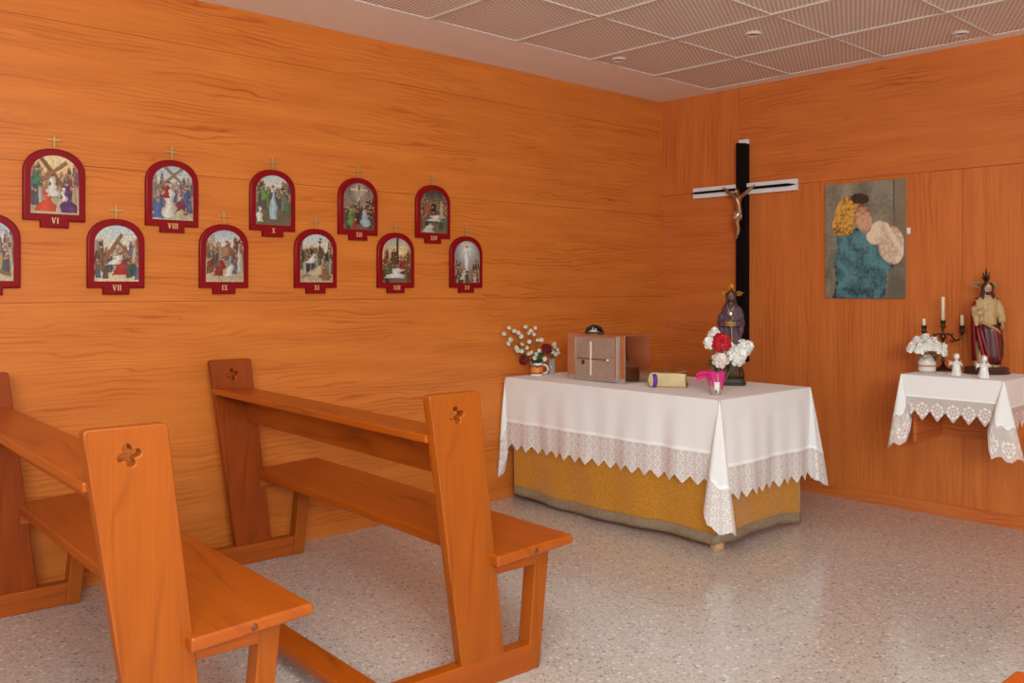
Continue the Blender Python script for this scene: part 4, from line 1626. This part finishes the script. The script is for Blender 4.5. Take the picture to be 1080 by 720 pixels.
# Sacred Heart style statue on the shelf
sh_t = thing('statue', 'painted bearded statue in cream robe and red cloak, standing on the wall shelf', 'statue', (2.283, -0.135, ST_), R(38))
wood_b = plain('dark_walnut', (64, 34, 22), 0.3, coat=0.4)
mb = MB()
mb.lathe([(0.0, 0.0), (0.113, 0.0), (0.117, 0.006), (0.113, 0.012), (0.108, 0.016), (0.111, 0.030), (0.106, 0.037), (0.0, 0.037)], 40, (0, 0, 0), 1.0, 0.72)
mb.build('base', wood_b, sh_t, smooth=False, bevel=0.001)
cream_r = plain('cream_tunic', (190, 156, 106), 0.55, var=0.12, scale=40)
red_c = plain('crimson_cloak', (136, 18, 28), 0.45, var=0.3, scale=30, coat=0.1)
dk_c = plain('umber_cloak', (78, 34, 32), 0.42, var=0.3, scale=30, coat=0.2)
mb = MB()
robe(mb, [(0.036, 0.0, 0, .058, .045, 1.2), (0.08, 0.0, 0, .055, .043, 1.1), (0.16, 0.0, 0, .050, .040, .9), (0.24, 0, 0, .050, .038, .7), (0.30, 0, 0, .047, .035, .5), (0.345, 0, 0, .055, .038, .4), (0.385, 0, 0, .062, .036, .25), (0.405, 0, 0, .045, .028, .1), (0.418, 0, 0.002, .020, .018, 0)], 8, .12, 2)
# sleeves
mb.tube([(-.046, 0, .388), (-.062, -.006, .348), (-.064, -.028, .316), (-.050, -.048, .326), (-.040, -.056, .336)], [.018, .019, .020, .018, .016], 14)
mb.tube([(-.062, -.030, .312), (-.062, -.034, .285), (-.060, -.034, .255)], [.017, .015, .008], 12)
mb.tube([(.046, 0, .388), (.064, -.002, .350), (.070, -.012, .310), (.068, -.030, .275)], [.018, .020, .020, .019], 14)
mb.build('tunic', cream_r, sh_t, smooth=True, remesh=0.0022)
mb = MB()
robe(mb, [(0.05, .012, 0.004, .055, .047, 1.2), (0.10, .012, 0.002, .061, .050, 1.2), (0.17, .010, 0, .063, .050, 1.1), (0.23, .004, 0, .064, .049, 1.0), (0.262, 0, 0, .064, .046, .7)], 9, .14, 5)
o = mb.build('lower_cloak', dk_c, sh_t, smooth=True)
mb = MB()
# bright red folds sweeping diagonally over the dark drape
for k, (x0, x1) in enumerate(((-.060, -.022), (-.046, .002), (.022, .052))):
    pts = []
    for i in range(7):
        t = i / 6
        x = x0 + (x1 - x0) * t ** 1.2
        z = .255 - .20 * t
        yv = -0.047 * math.sqrt(max(0.05, 1 - (x / .075) ** 2)) - 0.004
        pts.append((x, yv, z))
    mb.tube(pts, [.005, .009, .011, .011, .011, .010, .006], 8, 0.6)
mb.build('red_folds', red_c, sh_t, smooth=True)
mb = MB()
robe(mb, [(0.07, 0, 0.006, .066, .052, 1), (0.16, 0, 0.006, .070, .053, .9), (0.25, 0, 0.006, .076, .052, .8), (0.32, 0, 0.005, .074, .048, .6), (0.37, 0, 0.003, .068, .042, .4), (0.402, 0, 0.004, .056, .036, .2), (0.415, 0, 0.006, .028, .024, .1)], 8, .1, 9, 40, -0.55, PI + 0.55, False)
o = mb.build('cloak', red_c, sh_t, smooth=True)
md = o.modifiers.new('thick', 'SOLIDIFY'); md.thickness = 0.005
# waist sash: tan band across
mb = MB()
mb.tube([(-.060, -.026, .285), (-.030, -.044, .272), (.0, -.050, .255), (.035, -.046, .235), (.058, -.030, .215)], [.008, .012, .013, .012, .008], 10, 0.6)
mb.build('sash', plain('tan_sash', (190, 130, 86), 0.5, var=.15), sh_t, smooth=True)
mb = MB()
head_mesh(mb, (0, -.012, .455), .062)
fused_hand(mb, (-.045, -.060, .333), (.55, -.15, .45), (.3, -1, 0), 0.036, .1)
fused_hand(mb, (.068, -.032, .268), (-.05, -.35, -1), (-1, -.3, 0), 0.038, .25)
for q in (-1, 1):
    mb.tube([(q * .014, 0, .26), (q * .016, -.004, .15), (q * .018, -.012, .050)], [.020, .016, .011], 10)
    mb.tube([(q * .018, -.008, .047), (q * .018, -.030, .045), (q * .022, -.058, .042)], [.010, .010, .007], 9, .6)
mb.tube([(0, 0, .25), (0, 0, .33), (0, 0, .385), (0, 0, .42)], [.026, .026, .026, .014], 12)
mb.tube([(-.010, 0, .385), (-.046, 0, .385), (-.062, -.006, .348), (-.064, -.028, .316), (-.050, -.048, .326), (-.044, -.059, .334)], [.010, .010, .008, .008, .006, .005], 9)
mb.tube([(.010, 0, .385), (.046, 0, .385), (.064, -.002, .350), (.070, -.012, .310), (.068, -.032, .266)], [.010, .010, .008, .008, .005], 9)
mb.build('body', sk_m, sh_t, smooth=True, remesh=0.0017)
eyes(sh_t, (0, -.012, .455), .062)


def long_hair(parent, c, s, length=.09, mat=None, wide=.45):
    x, y, z = c
    mb = MB()
    mb.ball((x, y + s * .10, z + s * .16), (s * .44, s * .44, s * .42), 18, 12)
    for q in (-1, 1):
        mb.tube([(x + q * s * .16, y - s * .30, z + s * .42), (x + q * s * .38, y - s * .12, z + s * .15), (x + q * s * wide, y - s * .02, z - s * .3), (x + q * s * (wide + .12), y - s * .12, z - s * .3 - length * .5), (x + q * s * (wide + .05), y - s * .25, z - s * .3 - length)], [s * .12, s * .17, s * .18, s * .17, s * .06], 10)
    mb.tube([(x, y + s * .38, z + s * .2), (x, y + s * .48, z - s * .4), (x, y + s * .6, z - s * 1.1)], [s * .3, s * .38, s * .2], 12, 1.2)
    # beard
    mb.ball((x, y - s * .24, z - s * .43), (s * .20, s * .17, s * .20), 12, 8)
    mb.tube([(x - s * .13, y - s * .36, z - s * .15), (x, y - s * .42, z - s * .125), (x + s * .13, y - s * .36, z - s * .15)], s * .035, 6)
    return mb.build('hair', mat or hair_m, parent, smooth=True, remesh=0.0016)


long_hair(sh_t, (0, -.012, .455), .060, .040, None, .34)
mb = MB()
halo_fan(mb, (0, .482), (0, 1), .080, 5, .55, 0.006)
mb.build('halo_rays', plain('dark_gilt', (50, 34, 24), 0.5, metal=.5), sh_t, smooth=True)
mb = MB()
worn = plain('worn_gilt', (176, 148, 104), 0.5, metal=.5, var=.2, scale=80)
halo_fan(mb, (-.018, .470), (-1, .18), .070, 5, .5, 0.008)
mb.build('halo_rays', worn, sh_t, smooth=True)
mb = MB()
halo_fan(mb, (.018, .470), (1, .18), .070, 5, .5, 0.008)
mb.build('halo_rays', worn, sh_t, smooth=True)
# purple-robed statue on the altar
mt = thing('statue', 'painted statue in purple robe with gold halo rays, on the altar behind the roses', 'statue', (1.205, -0.905, AT), R(30))
rock_m = plain('painted_rock', (58, 54, 46), 0.55, var=0.5, scale=45, bump=0.6)
mb = MB()
rr = []
for z, w in ((0, .078), (.012, .080), (.016, .074), (.034, .072), (.040, .066)):
    n = 40
    row = []
    for i in range(n):
        a = 2 * PI * i / n
        k = 1 / max(abs(math.cos(a)), abs(math.sin(a)))
        k = min(k, 1.22)
        row.append((w * k * math.cos(a) * (1 + .03 * hsh(i * .7, z * 80)), .8 * w * k * math.sin(a), z))
    rr.append(row)
mb.rings(rr)
mb.build('base', rock_m, mt)
dkfold = plain('gilded_brown_hem', (84, 58, 34), 0.5, metal=0.35, var=0.5, scale=55)
purp = plain('purple_robe', (88, 58, 72), 0.6, var=0.2, scale=30)
mb = MB()
robe(mb, [(0.038, 0, 0, .060, .046, 1.4), (0.06, 0, 0, .062, .048, 1.5), (0.11, 0, 0, .056, .044, 1.4), (0.155, 0, 0, .053, .042, 1.1), (.165, 0, 0, .045, .036, 1)], 9, .16, 3)
mb.build('robe_hem', dkfold, mt, smooth=True)
mb = MB()
robe(mb, [(0.15, 0, 0, .055, .044, 1.2), (0.22, 0, 0, .054, .042, 1.1), (0.30, 0, 0, .052, .040, .8), (0.35, 0, 0, .056, .040, .6), (0.40, 0, 0, .056, .040, .4), (0.435, 0, 0, .048, .034, .25), (0.452, 0, 0, .036, .026, .1), (0.462, 0, .002, .02, .018, 0)], 9, .1, 7)
mb.tube([(-.036, 0, .430), (-.050, -.004, .390), (-.055, -.020, .350), (-.040, -.044, .342), (-.026, -.056, .345)], [.020, .022, .024, .020, .016], 14)
mb.tube([(.036, 0, .430), (.050, -.004, .390), (.055, -.020, .350), (.040, -.044, .342), (.026, -.056, .345)], [.020, .022, .024, .020, .016], 14)
mb.tube([(-.052, -.02, .345), (-.050, -.022, .300), (-.045, -.02, .26)], [.022, .019, .010], 12)
mb.tube([(.052, -.02, .345), (.050, -.022, .300), (.045, -.02, .26)], [.022, .019, .010], 12)
mb.build('robe', purp, mt, smooth=True, remesh=0.0024)
mb = MB()
head_mesh(mb, (0, -.014, .498), .058)
fused_hand(mb, (-.032, -.060, .345), (1, -.25, -.15), (0, -1, .2), .036, .1)
fused_hand(mb, (.032, -.062, .340), (-1, -.35, -.1), (0, -1, .2), .036, .1)
mb.tube([(0, 0, .06), (0, 0, .25), (0, 0, .38), (0, 0, .43), (0, 0, .47)], [.026, .026, .026, .024, .013], 12)
for q in (-1, 1):
    mb.tube([(q * .010, 0, .425), (q * .036, 0, .425), (q * .050, -.004, .390), (q * .055, -.020, .350), (q * .040, -.044, .342), (q * .031, -.060, .343)], [.010, .010, .009, .008, .006, .005], 9)
mb.build('body', dsk_m, mt, smooth=True, remesh=0.0017)
eyes(mt, (0, -.014, .498), .058)
long_hair(mt, (0, -.014, .498), .056, .05, hair_m, .34)
gold2 = plain('bright_gilt', (206, 160, 62), 0.35, metal=.85)
mb = MB()
halo_fan(mb, (0, .522), (0, 1), .062, 5, .5, 0.0)
mb.build('halo_rays', gold2, mt, smooth=True)
mb = MB()
halo_fan(mb, (-.016, .510), (-1, .12), .058, 5, .5, 0.0)
mb.build('halo_rays', gold2, mt, smooth=True)
mb = MB()
halo_fan(mb, (.016, .510), (1, .12), .058, 5, .5, 0.0)
mb.build('halo_rays', gold2, mt, smooth=True)
mb = MB()
for k in range(14):      # rope round the neck and down to the hands
    t = k / 13
    mb.ball((.014 * math.cos(t * 9), -.046 - .020 * t, .435 - .085 * t), .0052, 8, 6)
for q in (-1, 1):
    mb.tube([(q * .020, -.034, .450), (q * .013, -.050, .425), (0, -.054, .405)], .0028, 7)
mb.tube([(-.030, -.066, .352), (0, -.076, .350), (.030, -.066, .350)], .008, 9)
mb.tube([(-.028, -.070, .338), (0, -.080, .336), (.028, -.070, .337)], .007, 9)
mb.tube([(.004, -.074, .335), (.008, -.066, .28), (.006, -.062, .23)], [.004, .004, .006], 8)
mb.build('gold_cord', plain('pale_cord', (176, 140, 90), 0.5, metal=.3, var=.2, scale=90), mt, smooth=True)
mb = MB()
mb.rings([[(0.010 * k * math.cos(a), -.060 - d, .400 + .013 * k * math.sin(a)) for a in [2 * PI * i / 16 for i in range(16)]] for k, d in ((1, 0), (1, .004), (.6, .006))])
mb.build('medallion', plain('silver_medal', (214, 206, 196), 0.3, metal=.6), mt, smooth=True)

# ------------------------------------------------------------------ cup of roses
CL = (1.418, -1.362, AT)
cu = thing('plastic_cup', 'pink wrapped cup holding roses near the front corner of the altar', 'cup', CL, CAMR)
m, nt, b = new_mat('frosted_cup')
b.inputs['Base Color'].default_value = lin((224, 206, 198)) + (1,)
b.inputs['Roughness'].default_value = .25
b.inputs['Transmission Weight'].default_value = .5
MB().lathe([(0, 0), (.026, 0), (.028, .003), (.045, .108), (.043, .108), (.026, .006), (0, .006)], 28).build('cup_wall', m, cu, smooth=True)
m, nt, b = new_mat('pink_tulle')
b.inputs['Base Color'].default_value = lin((232, 36, 132)) + (1,)
b.inputs['Roughness'].default_value = .6
b.inputs['Alpha'].default_value = .78
pink = m
mb = MB()
rr = []
for j in range(9):
    t = j / 8
    z = .040 + .080 * t
    row = []
    for i in range(60):
        a = 2 * PI * i / 60
        r_ = .0335 + .0175 * t + (.0012 + .003 * t) * math.sin(a * 14 + t * 2) + .003 * t * math.sin(a * 5)
        row.append((r_ * math.cos(a), r_ * math.sin(a), z + .004 * t * math.sin(a * 9) - .02 * (1 - t) * max(0, math.cos(a - .4))))
    rr.append(row)
mb.rings(rr, cap=False)
mb.build('tulle_wrap', pink, cu, smooth=True)
mb = MB()
rr = []
for j in range(9):
    t = j / 8
    row = []
    for i in range(9):
        v = i / 8
        row.append((-.040 - .060 * t, -.012 + .012 * math.sin(v * 6) + .02 * t, .082 + .034 * v * (1 - .3 * t) + .010 * math.sin(t * 3) - .012 * t * (1 - v) * 1.8))
    rr.append(row)
mb.rings(rr, cap=False, closed=False)
o = mb.build('tulle_bow', pink, cu, smooth=True)
mb = MB()
row0, row1 = [], []
for i in range(9):
    a = -PI / 2 - .42 + .70 * i / 8
    row0.append((.0315 * math.cos(a), .0315 * math.sin(a), .006))
    row1.append((.0415 * math.cos(a), .0415 * math.sin(a), .066))
mb.rings([row0, row1], cap=False, closed=False)
lb = solid(mb.build('paper_label', plain('label_paper', (240, 234, 214), .7), cu, smooth=True), .0006)
mb = MB()
for (x, z, tx, tz, w_) in ((-.008, .012, -.014, .022, .003), (-.008, .012, -.008, .028, .0035), (-.008, .012, -.001, .021, .003), (-.008, .010, -.016, .013, .0025), (-.008, .010, .000, .012, .0025)):
    leaf(mb, (x, -.0338 - z * .06, z), (tx, -.0338 - tz * .09, tz), w_, droop=.02)
solid(mb.build('leaf_print', green_m, cu, smooth=True, merge=False), .0004)

k49 = .0049


def Q(px, py, y=0.0):
    return ((px - 757) * k49, y, 0.108 + (392 - py) * k49)


flower('rose', 'single bright red rose in the pink cup', 'flower', 'roses in the pink cup', (0, 0, .01), Q(761, 357, -.05), .056, red_pet, 31, d=(-.05, -.85, .5), loc=CL, layers=5, per=8)
flower('rose', 'white rose low in the pink cup, directly under the red rose', 'flower', 'roses in the pink cup', (.004, -.004, .01), Q(760.5, 376, -.045), .048, blush_pet, 32, d=(0, -.9, .4), loc=CL, layers=5, per=8)
flower('rose', 'white rose left of the red rose in the pink cup', 'flower', 'roses in the pink cup', (-.006, 0, .01), Q(749, 358.5, -.02), .040, white_pet, 33, d=(-.5, -.8, .4), loc=CL, layers=4, per=7)
flower('rose', 'white rose peeking up behind the red rose in the pink cup', 'flower', 'roses in the pink cup', (-.003, .006, .01), Q(757, 349, +.03), .040, white_pet, 34, d=(-.1, -.5, .8), loc=CL, layers=4, per=7)
flower('rose', 'largest white rose, right of the red rose in front of the purple statue', 'flower', 'roses in the pink cup', (.008, 0, .01), Q(781, 372, -.01), .062, white_pet, 35, d=(.35, -.85, .3), loc=CL, layers=5, per=9)
flower('rose', 'white rose furthest right in the pink cup bouquet', 'flower', 'roses in the pink cup', (.010, .004, .01), Q(791, 364, +.02), .050, white_pet, 36, d=(.6, -.7, .4), loc=CL, layers=5, per=8)
flower('rose', 'small white rose squeezed between the red rose and the largest white rose', 'flower', 'roses in the pink cup', (.006, .006, .01), Q(772, 364, +.02), .040, white_pet, 37, d=(.1, -.8, .5), loc=CL, layers=4, per=7)
mb = MB()
mb.tube([(.0, .0, .012), (.020, -.012, .10), (.062, -.020, .205)], [.0035, .0032, .0030], 8)
tw = mb.build('twig', plain('tan_twig', (168, 132, 92), .7), None, smooth=True, loc=CL)
tw.rotation_euler = (0, 0, CAMR)
tag(tw, 'thin tan twig slanting out of the pink cup of roses', 'twig')
mb = MB()
for (x, y_, z) in ((-.045, -.03, .165), (.05, -.03, .16), (-.02, -.04, .16), (.03, 0, .2), (-.05, 0, .185)):
    leaf(mb, (0, 0, .115), (x, y_, z), .012)
lf = solid(mb.build('leaf_cluster', plain('teal_green_leaf', (32, 84, 76), .5, var=.2), None, smooth=True, merge=False, loc=CL), .0006)
lf.rotation_euler = (0, 0, CAMR)
tag(lf, 'dark teal-green rose leaves above the rim of the pink cup', 'leaves')

# ------------------------------------------------------------------ things on the wall shelf
VL = (2.035, -0.292, ST_)
va = thing('vase', 'small jar wrapped in cream lace and string, holding white flowers on the wall shelf', 'vase', VL, CAMR)
MB().lathe([(0, 0), (.038, 0), (.042, .004), (.043, .062), (.040, .076), (.030, .082), (.031, .098), (.028, .098), (.027, .08), (.036, .06), (.036, .008), (0, .008)], 30).build('jar', plain('milky_jar', (206, 190, 176), .2, coat=.5), va, smooth=True)
mb = MB()
rr = []
for z in (.010, .012, .028, .030, .044, .046, .058, .060):
    rr.append([(.0445 * math.cos(2 * PI * i / 60) * (1 + .012 * math.sin(i * 2.1)), .0445 * math.sin(2 * PI * i / 60) * (1 + .012 * math.sin(i * 2.1)), z) for i in range(60)])
mb.rings(rr, cap=False)
solid(mb.build('lace_wrap', plain('cream_lace', (232, 220, 206), .8, var=.15, scale=160, bump=.5), va, smooth=True), .001)
mb = MB()
for z in (.034, .037, .040):
    mb.rings([[((.0462 + .0012 * math.cos(b_)) * math.cos(a), (.0462 + .0012 * math.cos(b_)) * math.sin(a), z + .0012 * math.sin(b_)) for b_ in [2 * PI * j / 6 for j in range(6)]] for a in [2 * PI * i / 40 for i in range(41)]], cap=False)
mb.build('string', plain('jute', (176, 136, 98), .9), va, smooth=True)
k5 = .0050
heads = [(-.082, -.01, .142, 'leftmost in the jar on the wall shelf'), (-.056, -.045, .138, 'at the front left of the jar on the wall shelf'),
         (-.048, .01, .172, 'at the top left of the jar on the wall shelf'), (-.014, -.05, .156, 'at the front middle of the jar on the wall shelf'),
         (-.004, .01, .186, 'standing highest in the jar on the wall shelf'), (.030, -.045, .150, 'at the front right of the jar on the wall shelf'),
         (.040, .01, .170, 'at the back right of the jar, beside the candelabrum stem'), (.078, -.02, .136, 'rightmost in the jar on the wall shelf'),
         (.062, -.05, .126, 'lowest on the right of the jar on the wall shelf')]
for k, (x, y_, z, where) in enumerate(heads):
    flower('carnation', 'white flower ' + where, 'flower', 'white flowers in the shelf jar', (x * .12, y_ * .12, .012), (x, y_, z), .039, white_pet, 60 + k, d=(x * 4, -.45 + y_ * 3, .8), loc=VL, layers=4, per=8, leaves=1, ruffle=.1)

# candelabrum with three candles
cb = thing('candelabrum', 'dark brass three-armed candelabrum standing between jar and robed statue', 'candelabrum', (2.057, -0.135, ST_), CAMR)
bz = plain('dark_candelabra_brass', (92, 70, 54), .34, metal=.9, var=.2)
MB().lathe([(0, 0), (.050, 0), (.052, .004), (.046, .010), (.030, .016), (.018, .022), (.010, .034), (0, .034)], 30).build('base', bz, cb, smooth=True)
MB().lathe([(0, .030), (.008, .030), (.007, .05), (.011, .056), (.007, .062), (.0065, .10), (.012, .108), (.012, .114), (.0065, .120), (.006, .165), (.011, .172), (.016, .186), (.013, .200), (.008, .206), (.007, .224), (.013, .232), (.0, .232)], 20).build('stem', bz, cb, smooth=True)
for s_ in (-1, 1):
    mb = MB()
    pts = [(0, 0, .190), (s_ * .022, 0, .204), (s_ * .042, 0, .198), (s_ * .056, 0, .178), (s_ * .072, 0, .166), (s_ * .090, 0, .172), (s_ * .104, 0, .188), (s_ * .105, 0, .204)]
    mb.tube(pts, [.005, .0052, .0050, .0048, .0048, .0048, .0048, .005], 10)
    mb.tube([(s_ * .042, 0, .198), (s_ * .052, 0, .206), (s_ * .058, 0, .198), (s_ * .052, 0, .192)], [.004, .0035, .003, .002], 8)
    mb.tube([(s_ * .060, 0, .172), (s_ * .050, 0, .160), (s_ * .040, 0, .166), (s_ * .044, 0, .174)], [.004, .0035, .003, .002], 8)
    mb.build('arm', bz, cb, smooth=True)
for (x, z) in ((-.105, .200), (.105, .200), (0, .228)):
    MB().lathe([(0, 0), (.008, 0), (.006, .008), (.018, .014), (.019, .017), (.010, .020), (.011, .026), (.015, .048), (.017, .050), (.013, .050), (.010, .030), (0, .030)], 20, (x, 0, z)).build('candle_cup', bz, cb, smooth=True)
wax = plain('ivory_wax', (236, 216, 184), .5, var=.03)
for (x, z0, h_, lab) in ((-.105, .2305, .058, 'short ivory candle in the left arm of the candelabrum'), (0.0, .2585, .150, 'tall ivory candle in the middle of the candelabrum'), (.105, .2305, .078, 'short ivory candle in the right arm of the candelabrum')):
    wx = thing('candle', lab, 'candle', (2.057 + x * math.cos(CAMR), -.135 + x * math.sin(CAMR), ST_ + z0), CAMR, 'candles in the candelabrum')
    MB().lathe([(0, 0), (.0095, 0), (.0092, h_ - .004), (.007, h_), (.003, h_ - .002), (0, h_ - .002)], 18).build('wax_column', wax, wx, smooth=True)
    MB().tube([(0, 0, h_ - .004), (.0005, 0, h_ + .003), (.002, 0, h_ + .008)], .0009, 6).build('wick', black, wx, smooth=True)

# kneeling porcelain angels
por = plain('white_porcelain', (236, 228, 222), .25, var=.02, coat=.5)
por_h = plain('greyish_porcelain_hair', (190, 172, 158), .35)


def angel(label, loc, rz, side):
    t = thing('angel_figurine', label, 'figurine', loc, rz, 'porcelain angels on the wall shelf')
    mb = MB()
    robe(mb, [(0.0, 0, .004, .026, .028, .8), (.006, 0, .004, .028, .030, .8), (.022, 0, .002, .022, .024, .7), (.045, 0, 0, .019, .017, .5), (.062, 0, 0, .019, .014, .3), (.072, 0, 0, .018, .012, .2), (.080, 0, 0, .006, .006, 0)], 7, .1, 3, 30)
    mb.tube([(.010 * side, .012, .006), (.026 * side, .022, .006), (.034 * side, .026, .005)], [.012, .009, .005], 10, .7)
    mb.tube([(0, 0, .076), (0, -.001, .086)], [.006, .006], 10)
    mb.ball((0, -.002, .100), (.0145, .0155, .0165), 16, 10)
    mb.ball((0, -.0155, .096), (.0022, .003, .003), 8, 6)
    for q in (-1, 1):
        mb.tube([(q * .014, 0, .070), (q * .022, -.008, .060), (q * .012 + side * .004, -.020, .066), (side * .005, -.024, .074)], [.006, .0065, .0055, .0035], 9)
        fused_hand(mb, (side * .004 + q * .002, -.023, .072), (-q * .2, -.2, 1), (-q, 0, 0), .011, .05)
    mb.build('body', por, t, smooth=True, remesh=0.0013)
    for q in (-1, 1):
        mb = MB()
        for k in range(5):
            a = .1 + k * .26
            mb.tube([(q * .006, .012, .062), (q * (.018 + .004 * k), .016, .066 + .004 - k * .004), (q * (.024 + .012 * math.cos(a)), .020, .078 - k * .009)], [.004, .0055, .002], 7, .5)
        mb.build('wing', por, t, smooth=True)
    mb = MB()
    mb.ball((0, .002, .1045), (.0157, .0155, .0145), 14, 9)
    mb.build('hair', por_h, t, smooth=True)
    return t


angel('white porcelain angel on the left, kneeling beside the candelabrum on the shelf', (2.222, -.375, ST_), R(40), -1)
angel('white porcelain angel on the right, kneeling before the base of the robed statue', (2.372, -.415, ST_), R(60), 1)
